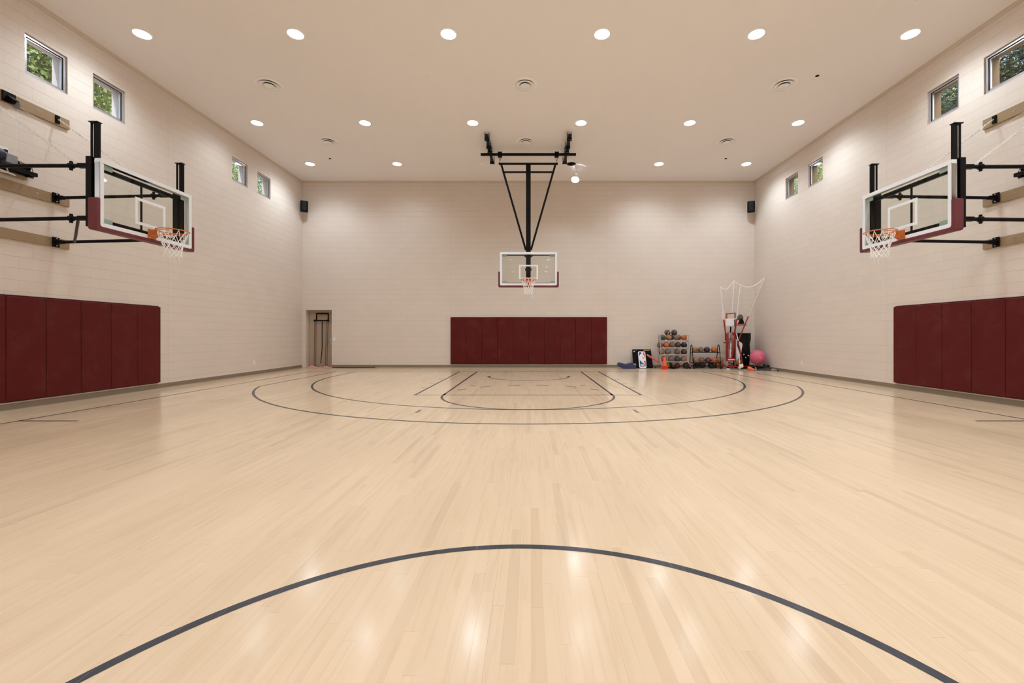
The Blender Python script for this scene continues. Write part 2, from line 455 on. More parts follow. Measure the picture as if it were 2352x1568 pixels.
def mesh_obj(name, mb, m, org=(0, 0, 0), smooth=False, bevel=0.0, seg=2):
    me = bpy.data.meshes.new(name)
    bm = bmesh.new()
    o = Vector(org)
    vs = [bm.verts.new((Vector(v) - o) * S) for v in mb.v]
    for f in mb.f:
        try: bm.faces.new([vs[i] for i in f])
        except ValueError: pass
    bmesh.ops.remove_doubles(bm, verts=bm.verts, dist=1e-6)
    bmesh.ops.recalc_face_normals(bm, faces=bm.faces)
    for f in bm.faces: f.smooth = bool(smooth)
    bm.to_mesh(me); bm.free()
    if isinstance(m, str): m = M[m]
    me.materials.append(m)
    ob = bpy.data.objects.new(name, me); C.objects.link(ob)
    if bevel:
        md = ob.modifiers.new('bevel', 'BEVEL'); md.width = bevel * S; md.segments = seg; md.limit_method = 'ANGLE'; md.angle_limit = R(35)
        for f in me.polygons: f.use_smooth = True
        md.harden_normals = True
    elif smooth == 'auto':
        md = ob.modifiers.new('edges', 'EDGE_SPLIT'); md.split_angle = R(35)
    return ob

def thing(name, label, cat, org, group=None, kind=None):
    e = bpy.data.objects.new(name, None); C.objects.link(e)
    e.location = Vector(org) * S; e.empty_display_size = 0.05
    tag(e, label, cat, group, kind)
    ORG[e.name] = tuple(org)
    return e

def part(name, mb, m, parent, smooth=False, bevel=0.0, seg=2, local=False, label=None):
    root = parent
    while root.parent: root = root.parent
    org = (0, 0, 0) if local else ORG.get(root.name, (0, 0, 0))
    o = mesh_obj(name, mb, m, org, smooth, bevel, seg)
    o.parent = parent
    if label: o['label'] = label
    return o

def single(name, mb, m, label, cat, org, group=None, **kw):
    o = mesh_obj(name, mb, m, org, **kw); o.location = Vector(org) * S
    return tag(o, label, cat, group)

def struct(name, mb, m, parent=None, **kw):
    o = mesh_obj(name, mb, m, **kw)
    if parent: o.parent = parent
    else: o['kind'] = 'structure'
    return o

def copy_tree(o, parent=None):
    c = o.copy(); C.objects.link(c)
    if parent: c.parent = parent; c.matrix_parent_inverse = o.matrix_parent_inverse.copy()
    for ch in [x for x in bpy.data.objects if x.parent == o]: copy_tree(ch, c)
    return c

def ordinal(i): return ['first', 'second', 'third', 'fourth', 'fifth', 'sixth', 'seventh', 'eighth', 'ninth', 'tenth'][i]

# ------------------------------------------------------------------ room shell
T = 11.0                                   # wall thickness
fl = struct('floor', MB().box((XL - T, YB - T, -6), (XR + T, YF + 22, 0)), 'floor')
struct('ceiling', MB().box((XL - T, YB - T, H), (XR + T, YF + 22, H + 12)), 'ceiling')
WIN_Z = (232.6, 260.6)
WIN_L = [(299.6, 327.3), (346.2, 373.9), (507.8, 535.5), (554.9, 582.4)]
WIN_R = [(300.0, 327.8), (347.0, 374.5), (509.0, 535.5), (556.0, 582.8)]
BACKW = [(-235, -207), (-282, -254)]

def side_wall(name, x, sgn, wins):
    """inner face at x, outer face at x + sgn*T, rectangular openings"""
    ys = sorted({YB - T, YF + 22} | {v for w in wins for v in w})
    zs = [0, WIN_Z[0], WIN_Z[1], H]
    mb = MB(); xo = x + sgn * T
    def hole(i, j): return j == 1 and any(abs(ys[i] - w[0]) < 1e-6 for w in wins)
    for i in range(len(ys) - 1):
        for j in range(3):
            if hole(i, j):
                a, b, c, d = ys[i], ys[i+1], zs[j], zs[j+1]
                for q in (((a,c),(b,c)), ((b,c),(b,d)), ((b,d),(a,d)), ((a,d),(a,c))):
                    (y0, z0), (y1, z1) = q
                    mb.add([(x,y0,z0),(x,y1,z1),(xo,y1,z1),(xo,y0,z0)], [(0,1,2,3)])
                continue
            for xx in (x, xo):
                mb.add([(xx,ys[i],zs[j]),(xx,ys[i+1],zs[j]),(xx,ys[i+1],zs[j+1]),(xx,ys[i],zs[j+1])], [(0,1,2,3)])
    for (a, b) in ((ys[0], 0), (ys[-1], 0)):
        mb.add([(x,a,0),(xo,a,0),(xo,a,H),(x,a,H)], [(0,1,2,3)])
    return struct(name, mb, 'wall_side')
side_wall('wall_left', XL, -1, WIN_L + BACKW)
side_wall('wall_right', XR, 1, WIN_R + BACKW)

DX0, DX1, DZ = -346.0, -306.0, 88.6        # door opening in the far wall
fw = MB()
for x0, x1, z0, z1 in ((XL, DX0, 0, H), (DX1, XR, 0, H), (DX0, DX1, DZ, H)):
    fw.box((x0, YF, z0), (x1, YF + T, z1))
struct('wall_far', fw, 'wall_far')
struct('wall_back', MB().box((XL, YB - T, 0), (XR, YB, H)), 'wall_far')

# small square moulding along the top of the walls
struct('trim_1', MB().box((XL, YF - 0.8, H - 3.2), (XR, YF, H)), 'wallpaint')
struct('trim_2', MB().box((XL, YB, H - 3.2), (XL + 0.8, YF - 0.8, H)), 'wallpaint')
struct('trim_3', MB().box((XR - 0.8, YB, H - 3.2), (XR, YF - 0.8, H)), 'wallpaint')

def cove(name, pts, inward):
    mb = MB()
    (x0, y0), (x1, y1) = pts
    prof = [(0, 0), (0.8, 0), (0.55, 0.15), (0.3, 0.6), (0.22, 4.2), (0, 4.25)]
    vs = []
    for (x, y) in pts:
        for d, z in prof: vs.append((x + inward[0]*d, y + inward[1]*d, z))
    n = len(prof)
    fs = [(i, i+1, n+i+1, n+i) for i in range(n-1)] + [tuple(range(n)), tuple(range(n, 2*n))]
    mb.add(vs, fs)
    return struct(name, mb, 'rubber')
cove('baseboard_left', [(XL, YB), (XL, YF - 2)], (1, 0))
cove('baseboard_right', [(XR, YB), (XR, YF)], (-1, 0))
cove('baseboard_far', [(DX1, YF), (XR - 0.8, YF)], (0, -1))

# door in its recess
d1 = tag(bpy.data.objects.new('door_1', None), kind='structure'); C.objects.link(d1)
DY = YF + 6
part('door_frame', MB().box((DX0, DY, 0), (DX0 + 2, DY + 5, DZ)).box((DX1 - 2, DY, 0), (DX1, DY + 5, DZ))
     .box((DX0 + 2, DY, DZ - 4), (DX1 - 2, DY + 5, DZ)), 'door', d1, bevel=0.2)
part('door_leaf', MB().box((DX0 + 2.2, DY + 1.4, 0.4), (DX1 - 2.2, DY + 3.2, DZ - 4.2)), 'door', d1, bevel=0.1)
part('door_handle', MB().box((DX1 - 6.6, DY + 0.9, 34), (DX1 - 4.0, DY + 1.4, 45)).tube([(DX1 - 5.2, DY + 1, 40), (DX1 - 5.2, DY - 1.3, 40), (DX1 - 9.0, DY - 1.3, 40)], 0.45, 8)
     .tube([(DX1 - 5.2, DY + 1.2, 49), (DX1 - 5.2, DY + 0.2, 49)], 1.2, 14), 'chrome', d1, smooth='auto')
struct('wall_behind_door', MB().box((DX0 - 5, DY + 5, 0), (DX1 + 5, DY + 7, DZ + 4)), 'wallpaint')

# windows
def window(n, x, sgn, y0, y1):
    w = bpy.data.objects.new('window_%d' % n, None); C.objects.link(w); w['kind'] = 'structure'
    w.location = Vector((x, (y0+y1)/2, WIN_Z[0])) * S; ORG[w.name] = (x, (y0+y1)/2, WIN_Z[0])
    z0, z1 = WIN_Z
    def ring(mb, a, b, t, d0, d1):
        # rectangular ring: inset a, width t, depth range
        Y0, Y1, Z0, Z1 = y0 + a, y1 - a, z0 + a, z1 - a
        xs = sorted((x + sgn*d0, x + sgn*d1))
        mb.box((xs[0], Y0, Z0), (xs[1], Y1, Z0 + t)); mb.box((xs[0], Y0, Z1 - t), (xs[1], Y1, Z1))
        mb.box((xs[0], Y0, Z0 + t), (xs[1], Y0 + t, Z1 - t)); mb.box((xs[0], Y1 - t, Z0 + t), (xs[1], Y1, Z1 - t))
        return mb
    part('window_frame', ring(MB(), 0.15, 0, 1.6, 1.2, 3.6), 'alu', w, bevel=0.12)
    part('gasket', ring(MB(), 1.75, 0, 0.35, 1.6, 3.3), 'gasket', w)
    part('sash', ring(MB(), 2.1, 0, 0.8, 2.0, 3.1), 'alu', w, bevel=0.08)
    xs = sorted((x + sgn*2.4, x + sgn*2.65))
    part('pane', MB().box((xs[0], y0 + 2.9, z0 + 2.9), (xs[1], y1 - 2.9, z1 - 2.9)), 'glass', w)
    part('outer_reveal', ring(MB(), 0.02, 0, 0.5, 3.7, T + 0.3), 'stucco' if x < 0 else 'stucco_brown_shade', w)
k = 1
for (a, b) in WIN_L: window(k, XL, -1, a, b); k += 1
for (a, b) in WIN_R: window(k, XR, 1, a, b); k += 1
for (a, b) in BACKW: window(k, XL, -1, a, b); k += 1
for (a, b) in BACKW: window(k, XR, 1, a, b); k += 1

# ------------------------------------------------------------------ painted court lines (parts of the floor)
LZ = 0.03
def flat(mb, pts): mb.add([(x, y, LZ) for x, y in pts], [tuple(range(len(pts)))])
def seg(mb, p, q, w=2.0):
    p, q = Vector(p), Vector(q); t = (q - p).normalized(); n = Vector((-t.y, t.x)) * w/2
    flat(mb, [tuple(p+n), tuple(q+n), tuple(q-n), tuple(p-n)])
def arc(mb, c, r0, r1, a0, a1, n=64):
    for i in range(n):
        a, b = a0 + (a1-a0)*i/n, a0 + (a1-a0)*(i+1)/n
        flat(mb, [(c[0]+r0*math.cos(a), c[1]+r0*math.sin(a)), (c[0]+r1*math.cos(a), c[1]+r1*math.sin(a)),
                  (c[0]+r1*math.cos(b), c[1]+r1*math.sin(b)), (c[0]+r0*math.cos(b), c[1]+r0*math.sin(b))])
MIDY, BASE, CO = 32.5, 591.0, -2.3
def line_part(name, mb, m='line'):
    o = part(name, mb, m, fl, local=True); return o
line_part('center_circle', (lambda m: (arc(m, (CO - 0.4, MIDY), 70, 72, 0, 2*math.pi, 160), m)[1])(MB()))
sl = MB()
for sx in (-1, 1): seg(sl, (CO + sx*299, 2*MIDY - BASE), (CO + sx*299, BASE), 2)
line_part('sideline', sl)
hl = MB(); seg(hl, (CO - 299, MIDY), (CO + 299, MIDY)); line_part('halfway_line', hl)
for e in (1, -1):                           # the two ends of the court
    fy = (lambda y: y) if e == 1 else (lambda y: 2*MIDY - y)
    def half(mb):
        if e == -1: mb.v = [(x, 2*MIDY - y, z) for x, y, z in mb.v]
        return mb
    m = MB(); seg(m, (CO - 300, BASE), (CO + 300, BASE)); line_part('baseline', half(m))
    m = MB(); seg(m, (CO - 97, 363), (CO + 97, 363)); line_part('free_throw_line', half(m))
    m = MB()
    for sx in (-1, 1): seg(m, (CO + sx*95, 363), (CO + sx*95, BASE))
    line_part('outer_lane_line', half(m))
    m = MB()
    for sx in (-1, 1): seg(m, (CO + sx*71, 363), (CO + sx*71, BASE))
    line_part('inner_lane_line', half(m))
    m = MB(); arc(m, (CO, 363), 70, 72, math.pi - 0.12, 2*math.pi + 0.12, 80); line_part('free_throw_circle', half(m))
    m = MB()
    for c in (30, 54, 78.5, 101.5, 126, 150): arc(m, (CO, 363), 70, 72, R(c - 5), R(c + 5), 6)
    line_part('dashed_circle', half(m))
    m = MB()
    for sx in (-1, 1): seg(m, (CO + sx*52, 431), (CO + sx*57.5, 431))
    line_part('lower_box_mark', half(m))
    m = MB()
    for sx in (-1, 1):
        for yy in (414, 450, 490): seg(m, (CO + sx*97, yy), (CO + sx*103, yy), 1.6)
    line_part('lane_hash_mark', half(m))
    m = MB(); arc(m, (CO, 525), 47.3, 49.3, math.pi - 0.02, 2*math.pi + 0.02, 60)
    for sx in (-1, 1): flat(m, [(CO + sx*45.5, 521), (CO + sx*51, 521), (CO + sx*51, 526), (CO + sx*45.5, 526)])
    line_part('restricted_arc', half(m))
    m = MB(); arc(m, (CO, 529), 236, 238, math.pi, 2*math.pi, 120)
    for sx in (-1, 1): seg(m, (CO + sx*237, 529), (CO + sx*237, BASE))
    line_part('inner_three_point_line', half(m))
    m = MB(); a = math.acos(264/284.0)
    arc(m, (CO, 529), 283, 285, math.pi + a, 2*math.pi - a, 120)
    for sx in (-1, 1): seg(m, (CO + sx*264, 529 - 284*math.sin(a)), (CO + sx*264, BASE))
    line_part('outer_three_point_line', half(m))
    m = MB()
    for sx in (-1, 1): seg(m, (CO + sx*281.5 - 17.5, 254), (CO + sx*281.5 + 17.5, 254))
    line_part('sideline_hash_mark', half(m))
    m = MB()
    for sx in (-1, 1): seg(m, (CO + sx*72, 280), (CO + sx*72, 292))
    line_part('coaching_tick', half(m), 'line_faded')

# ------------------------------------------------------------------ wall pads
def make_mat(pitch=23.85):
    t = thing('wall_pad', 'x', 'wall pad', (0, 0, 0))
    w = pitch/2
    part('backing_board', MB().box((-w, -0.5, 5.2), (w, 0, 77.6)), 'vinyl_back', t, local=True)
    part('cushion', MB().box((-w, -2.4, 5.9), (w, -0.5, 76.6)), 'vinyl', t, local=True, bevel=0.45, seg=3)
    for x in (-w + 1.2, w - 1.2):
        for z in (77.2, 5.5): part('mounting_screw', MB().sphere((x, -0.55, z), 0.22, 8, 5), 'chrome', t, local=True, smooth=True)
    return t
mat0 = make_mat(); first = True
def place_mat(x, y, rz, label, group):
    global first
    t = mat0 if first else copy_tree(mat0); first = False
    t.location = (x*S, y*S, 0); t.rotation_euler = (0, 0, rz)
    tag(t, label, 'wall pad', group)
for i in range(10):
    w = 'leftmost' if i == 0 else ('rightmost' if i == 9 else ordinal(i) + ' from the left')
    place_mat(-123 + 12 + 24*i, YF, 0, 'maroon padded panel on the far wall, ' + w, 'maroon pads on the far wall')
for i in range(6):
    place_mat(XL, 407 - 12 - 24*i, R(90), 'maroon padded panel on the left wall, ' + ('nearest the far corner' if i == 0 else ordinal(i) + ' from the far corner'), 'maroon pads on the left wall')
for i in range(5):
    place_mat(XR, 407 - 12 - 24*i, R(-90), 'maroon padded panel on the right wall, ' + ('nearest the far corner' if i == 0 else ordinal(i) + ' from the far corner'), 'maroon pads on the right wall')

# ------------------------------------------------------------------ hoops
def rounded(outline, r, n=4):
    """round every corner of a (u,v) outline"""
    out = []; k = len(outline)
    for i in range(k):
        p = Vector(outline[i]); a = Vector(outline[i-1]); b = Vector(outline[(i+1) % k])
        da, db = (a-p), (b-p); rr = min(r, da.length*0.45, db.length*0.45)
        s0 = p + da.normalized()*rr; s1 = p + db.normalized()*rr
        for j in range(n + 1):
            t = j/n
            q = s0*(1-t)**2 + p*2*t*(1-t) + s1*t*t
            out.append((q.x, q.y))
    return out

def chain(mb, p, q, link=2.0, r=0.2):
    p, q = Vector(p), Vector(q); L = (q-p).length; n = int(L/(link*0.72)); t = (q-p).normalized()
    u = t.cross(Vector((0, 0, 1))).normalized(); v = t.cross(u)
    for i in range(n):
        c = p + t * (L*(i+0.5)/n); a = u if i % 2 else v
        pts = []
        for j in range(8):
            g = 2*math.pi*j/8
            pts.append(c + t*(math.cos(g)*link/2) + a*(math.sin(g)*link*0.27))
        mb.tube(pts, r, 4, closed=True)
    return mb

def board_parts(t, fn, zb, frame_d=3.4):
    """fn(u, z, d): u across the board from its centre, d behind its front face (negative = into court)"""
    zt = zb + 42
    fr = MB()
    def slab(mb, u0, u1, z0, z1, d0, d1): return mb.prism([(u0,z0),(u1,z0),(u1,z1),(u0,z1)], fn, d0, d1)
    w = 2.6
    slab(fr, -36, 36, zb, zb + w, 0, frame_d); slab(fr, -36, 36, zt - w, zt, 0, frame_d)
    slab(fr, -36, -36 + w, zb + w, zt - w, 0, frame_d); slab(fr, 36 - w, 36, zb + w, zt - w, 0, frame_d)
    f = part('backboard_frame', fr, 'white', t, bevel=0.2)
    g = MB(); slab(g, -36 + w, 36 - w, zb + w, zt - w, 0.5, 1.0)
    part('glass_panel', g, 'board_glass', t)
    b = MB()
    a = 1.9
    slab(b, -12, 12, zb + 8, zb + 8 + a, 0.3, 0.5); slab(b, -12, 12, zb + 26 - a, zb + 26, 0.3, 0.5)
    slab(b, -12, -12 + a, zb + 8 + a, zb + 26 - a, 0.3, 0.5); slab(b, 12 - a, 12, zb + 8 + a, zb + 26 - a, 0.3, 0.5)
    part('target_square', b, 'whitepaint', t)
    for su in (-1, 1):
        for zz in (zb + w, zt - w - 3.2):
            g = MB(); u0, u1 = sorted((su*(36 - w), su*(36 - w - 6.5)))
            slab(g, u0, u1, zz, zz + 3.2, 1.05, 1.5)
            part('corner_plate', g, 'gusset', t)
    # U-shaped protective pad
    o = [(-38.2, zb + 17.5), (-38.2, zb - 2.1), (38.2, zb - 2.1), (38.2, zb + 17.5), (35.9, zb + 17.5), (35.9, zb + 0.15), (-35.9, zb + 0.15), (-35.9, zb + 17.5)]
    o = rounded(o, 1.6)
    pd = MB(); pd.prism(o, fn, -0.35, 5.4)
    part('edge_pad', pd, 'pad', t, bevel=0.35)
    # rim
    rz = zb + 5.6
    rb = MB()
    rb.prism([(-3, zb + 0.2), (3, zb + 0.2), (3, zb + 6.6), (-3, zb + 6.6)], fn, -0.9, -0.05)
    rb.add([fn(-3, zb + 1.2, -0.9), fn(3, zb + 1.2, -0.9), fn(3, zb + 6.3, -0.9), fn(-3, zb + 6.3, -0.9),
            fn(-2.3, rz - 2.0, -6.3), fn(2.3, rz - 2.0, -6.3), fn(2.3, rz + 0.3, -6.3), fn(-2.3, rz + 0.3, -6.3)],
           [(0,1,2,3),(4,5,6,7),(0,1,5,4),(1,2,6,5),(2,3,7,6),(3,0,4,7)])
    for su in (-1, 1):   # side ribs
        rb.prism([(su*2.6, zb + 2.4), (su*3.1, zb + 2.4), (su*3.1, zb + 3.4), (su*2.6, zb + 3.4)], fn, -5.5, -0.9)
        rb.tube([fn(su*2.2, rz - 1.6, -5.6), fn(su*5.0, rz - 1.2, -8.0), fn(su*7.9, rz - 0.8, -11.2)], 0.42, 8)
    rim = MB()
    pts = [fn(9.3*math.sin(a2), rz, -15 - 9.3*math.cos(a2)) for a2 in [2*math.pi*i/40 for i in range(40)]]
    rim.tube(pts, 0.36, 8, closed=True)
    pts = [fn(9.0*math.sin(a2), rz - 1.15, -15 - 9.0*math.cos(a2)) for a2 in [R(60 + 240*i/28) for i in range(29)]]
    rim.tube(pts, 0.26, 6)
    ring = part('rim', rim, 'orange', t, smooth=True)
    part('rim_bracket', rb, 'orange', ring, bevel=0.12)
    for su in (-2.2, 2.2): part('bracket_bolt', MB().sphere(fn(su, zb + 0.9, -1.0), 0.45, 8, 6), 'chrome', ring, smooth=True)
    # net
    nt = MB(); N = 12
    def kn(i, lv):
        rad = [9.0, 7.0, 6.1, 5.5, 5.1, 4.9, 5.2][lv]; zz = [0, -6.0, -8.6, -11.2, -13.6, -16.0, -18.0][lv]
        a2 = 2*math.pi*(i + (0.5 if lv % 2 else 0))/N
        j = random.Random(i*7 + lv)
        if lv >= 3: zz += j.uniform(-0.35, 0.35); rad += j.uniform(-0.25, 0.25)
        return fn(rad*math.sin(a2), rz + zz - (0.4 if lv == 0 else 0), -15 - rad*math.cos(a2))
    for lv in range(6):
        for i in range(N):
            p = kn(i, lv)
            for q in (kn(i, lv+1), kn(i - 1 if lv % 2 == 0 else i + 1, lv+1)):
                if lv == 0 or True: nt.tube([p, q], 0.2, 5)
    for i in (3, 4):                        # loose tails
        p = kn(i, 6); q = Vector(p) + Vector((0, 0, -4.5)); nt.tube([p, (Vector(p) + q)/2 + Vector((0.2, 0.15, 0)), q], 0.15, 5)
    part('net', nt, 'net', t)

def side_hoop(sgn, wall, front, yc, zb, label):
    """folding hoop held off a side wall; sgn -1 left, +1 right; front = |x| of the glass"""
    X = lambda a: sgn * a
    t = thing('wall_mounted_hoop', label, 'basketball hoop', (X(wall), 287, zb))
    board_parts(t, lambda u, z, d: Vector((X(front + d), yc + u, z)), zb)
    f = front
    # height posts: front channel and rear tube with a cap plate
    for yy in (yc - 32.5, yc + 32.5):
        mb = MB()
        mb.box(tuple(sorted((X(f+3.6), X(f+6.6))))[:1] + (yy - 0.8, zb + 1), tuple(sorted((X(f+3.6), X(f+6.6))))[1:] + (yy + 0.8, zb + 65.3))
        part('height_post', mb, 'black', t, bevel=0.15)
        mb = MB(); a, b = sorted((X(f+8.0), X(f+9.0)))
        mb.box((a, yy - 0.5, zb + 1), (b, yy + 0.5, zb + 65.3))
        part('rear_post', mb, 'black', t, bevel=0.1)
        a, b = sorted((X(f+3.6), X(f+9.4))); mb = MB().box((a, yy - 1.6, zb + 65.3), (b, yy + 1.6, zb + 65.8))
        part('post_cap', mb, 'black', t)
        a, b = sorted((X(f+7.0), X(f+10.6))); mb = MB().box((a, yy - 1.9, zb + 0.5), (b, yy + 1.9, zb + 44))
        part('carriage_sleeve', mb, 'black', t, bevel=0.15)
    xm = X(f + 7.0)
    part('upper_cross_bar', MB().bar((xm, yc - 32, zb + 38), (xm, yc + 32, zb + 38), 2.0, 2.6), 'black', t, bevel=0.1)
    part('lower_cross_bar', MB().bar((xm, yc - 32, zb + 5), (xm, yc + 32, zb + 5), 2.0, 2.6), 'black', t, bevel=0.1)
    part('centre_rod', MB().tube([(xm, yc, zb + 6), (xm, yc, zb + 36.8)], 0.65, 10), 'black', t, smooth='auto')
    # arms to the wall
    yn0, yn1, yf0, yf1 = yc - 32.5, 257, yc + 22, 317
    zu0, zu1, zl0, zl1 = zb + 38.6, 151.0, zb + 6.0, 118.5
    wx = wall - 2.0
    arms = [('near', (X(f+11), yn0, zu0), (X(wx-1), yn1 + 0, zu1)), ('far', (X(f+8), yf0, zu0 - 1.0), (X(wx-1), yf1, zu1)),
            ('near', (X(f+11), yn0, zl0), (X(wx-1), yn1, zl1)), ('far', (X(f+8), yf0, zl0 - 1.5), (X(wx-1), yf1, zl1))]
    for i, (kd, p, q) in enumerate(arms):
        P0, P1 = Vector(p), Vector(q); d = (P1 - P0).normalized()
        a = part('support_arm', MB().tube([P0, P1], 1.15, 14), 'black', t, smooth='auto')
        mb = MB(); mb.bar(P0 - d*2.5, P0 + d*5, 2.6, 2.6)
        part('arm_bracket', mb, 'black', a, bevel=0.15)
        cpos = P0 + d*9
        mb = MB().tube([cpos - d*1.0, cpos + d*1.0], 1.75, 14).box(tuple(cpos - Vector((0.6, 0.6, 2.8))), tuple(cpos + Vector((0.6, 0.6, 2.8))))
        part('arm_clamp', mb, 'black', a, smooth='auto')
        mb = MB().bar(P1 - d*5, P1, 2.4, 2.6)
        a0, b0 = sorted((X(wx), X(wx - 1.0)))
        mb.box((a0, P1.y - 2.2, P1.z - 3.6), (b0, P1.y + 2.2, P1.z + 3.6))
        part('wall_bracket', mb, 'black', a, bevel=0.15)
        for dz in (-2.6, 2.6): part('bracket_bolt', MB().sphere((X(wx - 1.2), P1.y, P1.z + dz), 0.5, 8, 6), 'chrome', a, smooth=True)
    p = Vector((X(f + 16), yn0 - 1, zl0 - 1)); q = Vector((X(wall - 15), yf1 + 1, zl1))
    if sgn < 0:
        part('diagonal_brace', MB().tube([p, p.lerp(q, 0.5) + Vector((0, 0, -1.2)), q], 0.8, 10), 'black', t, smooth='auto')
    # wall planks with lag bolts
    for z0, z1 in ((205.5, 212.8), (147.0, 154.2), (115.0, 121.8)):
        a, b = sorted((X(wall), X(wall - 1.6)))
        pl = part('wall_plank', MB().box((a, 247, z0), (b, 327.3, z1)), 'plank', t, bevel=0.12)
        for yy in (322, 305.5, 268, 251):
            if yy == 322 or z0 > 0:
                zc = (z0 + z1)/2
                part('lag_bolt', MB().tube([(X(wall - 1.6), yy, zc), (X(wall - 2.6), yy, zc)], 0.35, 8).tube([(X(wall-1.6), yy, zc), (X(wall-1.75), yy, zc)], 0.8, 12), 'chrome', pl, smooth='auto')
        if z0 > 200:
            for yy in (257, 318.5):
                a, b = sorted((X(wall - 1.6), X(wall - 2.6)))
                part('chain_anchor', MB().box((a, yy - 1.3, z0 + 0.8), (b, yy + 1.3, z1 - 0.8)), 'black', pl, bevel=0.1)
    # chains
    part('chain', chain(MB(), (X(wall - 3), 318.5, 209.3), (X(f + 13), yf0 + 0.5, zu0 + 0.2)), 'chain', t)
    part('chain', chain(MB(), (X(wall - 3), 257.5, 209.3), (X(f + 17), yn0 - 1, zu0 + 1.2)), 'chain', t)
    # hoist cable through a pulley on the top plank
    py = 289.0
    pr = part('pulley_block', MB().box(*[tuple(v) for v in (Vector((min(X(wall-1.6), X(wall-2.4)), py - 4, 205.6)), Vector((max(X(wall-1.6), X(wall-2.4)), py + 3.6, 212.6)))])
         .bar((X(wall - 2), py, 209), (X(wall - 6), py, 206), 3.4, 3.0), 'black', t, bevel=0.15)
    part('pulley_wheel', MB().lathe([(0, -0.5), (2.4, -0.5), (2.0, 0), (2.4, 0.5), (0, 0.5)], (X(wall - 6), py + 1, 204.5), 20, Matrix.Rotation(R(90), 3, 'X')), 'grey', pr, smooth='auto')
    part('hoist_cable', MB().tube([(X(wall - 6), py + 1, 204.5), (X(f + 8), yc + 0.5, zb + 38.5)], 0.13, 5).tube([(X(wall - 6.6), py + 1, 204.5), (X(wall - 6.6), py - 1, 170)], 0.12, 5), 'chain', t)
    return t
side_hoop(-1, 351.0, 264.8, 301.5, 117.3, 'glass backboard and hoop on black arms from the left wall')
side_hoop(1, 344.0, 259.8, 302.6, 117.0, 'glass backboard and hoop on black arms from the right wall')

def winch(sgn, wall):
    X = lambda a: sgn*a
    t = thing('hoist_winch', 'dark electric hoist winch on a short plank on the %s wall' % ('left' if sgn < 0 else 'right'), 'winch', (X(wall), 287, 157))
    def bx(mb, d0, d1, y0, y1, z0, z1):
        a, b = sorted((X(wall - d0), X(wall - d1))); return mb.box((a, y0, z0), (b, y1, z1))
    part('mounting_plank', bx(MB(), 0, 1.6, 262, 299.6, 157.6, 168.6), 'plank', t, bevel=0.12)
    part('steel_frame', bx(bx(bx(bx(MB(), 1.7, 2.4, 272, 303, 160, 163), 1.7, 9.5, 276, 277, 159.5, 165), 8.8, 9.6, 277, 299, 159.6, 162.2), 1.7, 9.6, 298.4, 299.2, 159.6, 162.2), 'black', t, bevel=0.1)
    m = part('motor', MB().lathe([(0, -5), (2.9, -5), (3.4, -4.4), (3.4, 4.4), (2.9, 5), (0, 5)], (X(wall - 6), 277, 168.2), 20, Matrix.Rotation(R(90), 3, 'X')), 'navy', t, smooth='auto')
    part('gear_box', bx(MB(), 3.2, 8.8, 282, 288.5, 163.6, 169.6), 'grey', t, bevel=0.5, seg=3)
    part('cable_drum', MB().lathe([(0, -3.2), (2.9, -3.2), (2.9, -2.8), (1.7, -2.7), (1.7, 2.7), (2.9, 2.8), (2.9, 3.2), (0, 3.2)], (X(wall - 5.5), 293, 164.6), 20, Matrix.Rotation(R(90), 3, 'X')), 'black', t, smooth='auto')
    co = MB()
    for k2 in range(3):
        co.tube([(X(wall - 6.5 + 1.4*math.sin(a2)), 281.5 + (6.5 + k2*0.4)*math.cos(a2), 157.6 - k2*0.25 + 0.5*math.sin(2*a2)) for a2 in [2*math.pi*i/24 for i in range(24)]], 0.16, 5, closed=True)
    co.tube([(X(wall - 6.5), 285, 157.4), (X(wall - 5), 285, 161)], 0.4, 6)
    part('coiled_cord', co, 'chain', t)
    o = thing('wall_outlet', 'white outlet with a plugged cord beside the %s winch' % ('left' if sgn < 0 else 'right'), 'outlet', (X(wall), 287, 173))
    part('cover_plate', bx(MB(), 0, 0.4, 285, 289.8, 171.4, 176), 'plate', o, bevel=0.1)
    part('plug', bx(MB(), 0.4, 1.8, 287.0, 288.6, 172.6, 174), 'gasket', o, bevel=0.2)
    part('cord', MB().tube([(X(wall - 1.6), 288, 173), (X(wall - 1.4), 290, 169.8), (X(wall - 1.8), 296, 168.9), (X(wall - 2.0), 302, 167.6), (X(wall - 2.0), 303, 164)], 0.2, 6), 'gasket', o, smooth=True)
winch(-1, 351.0)
winch(1, 344.0)

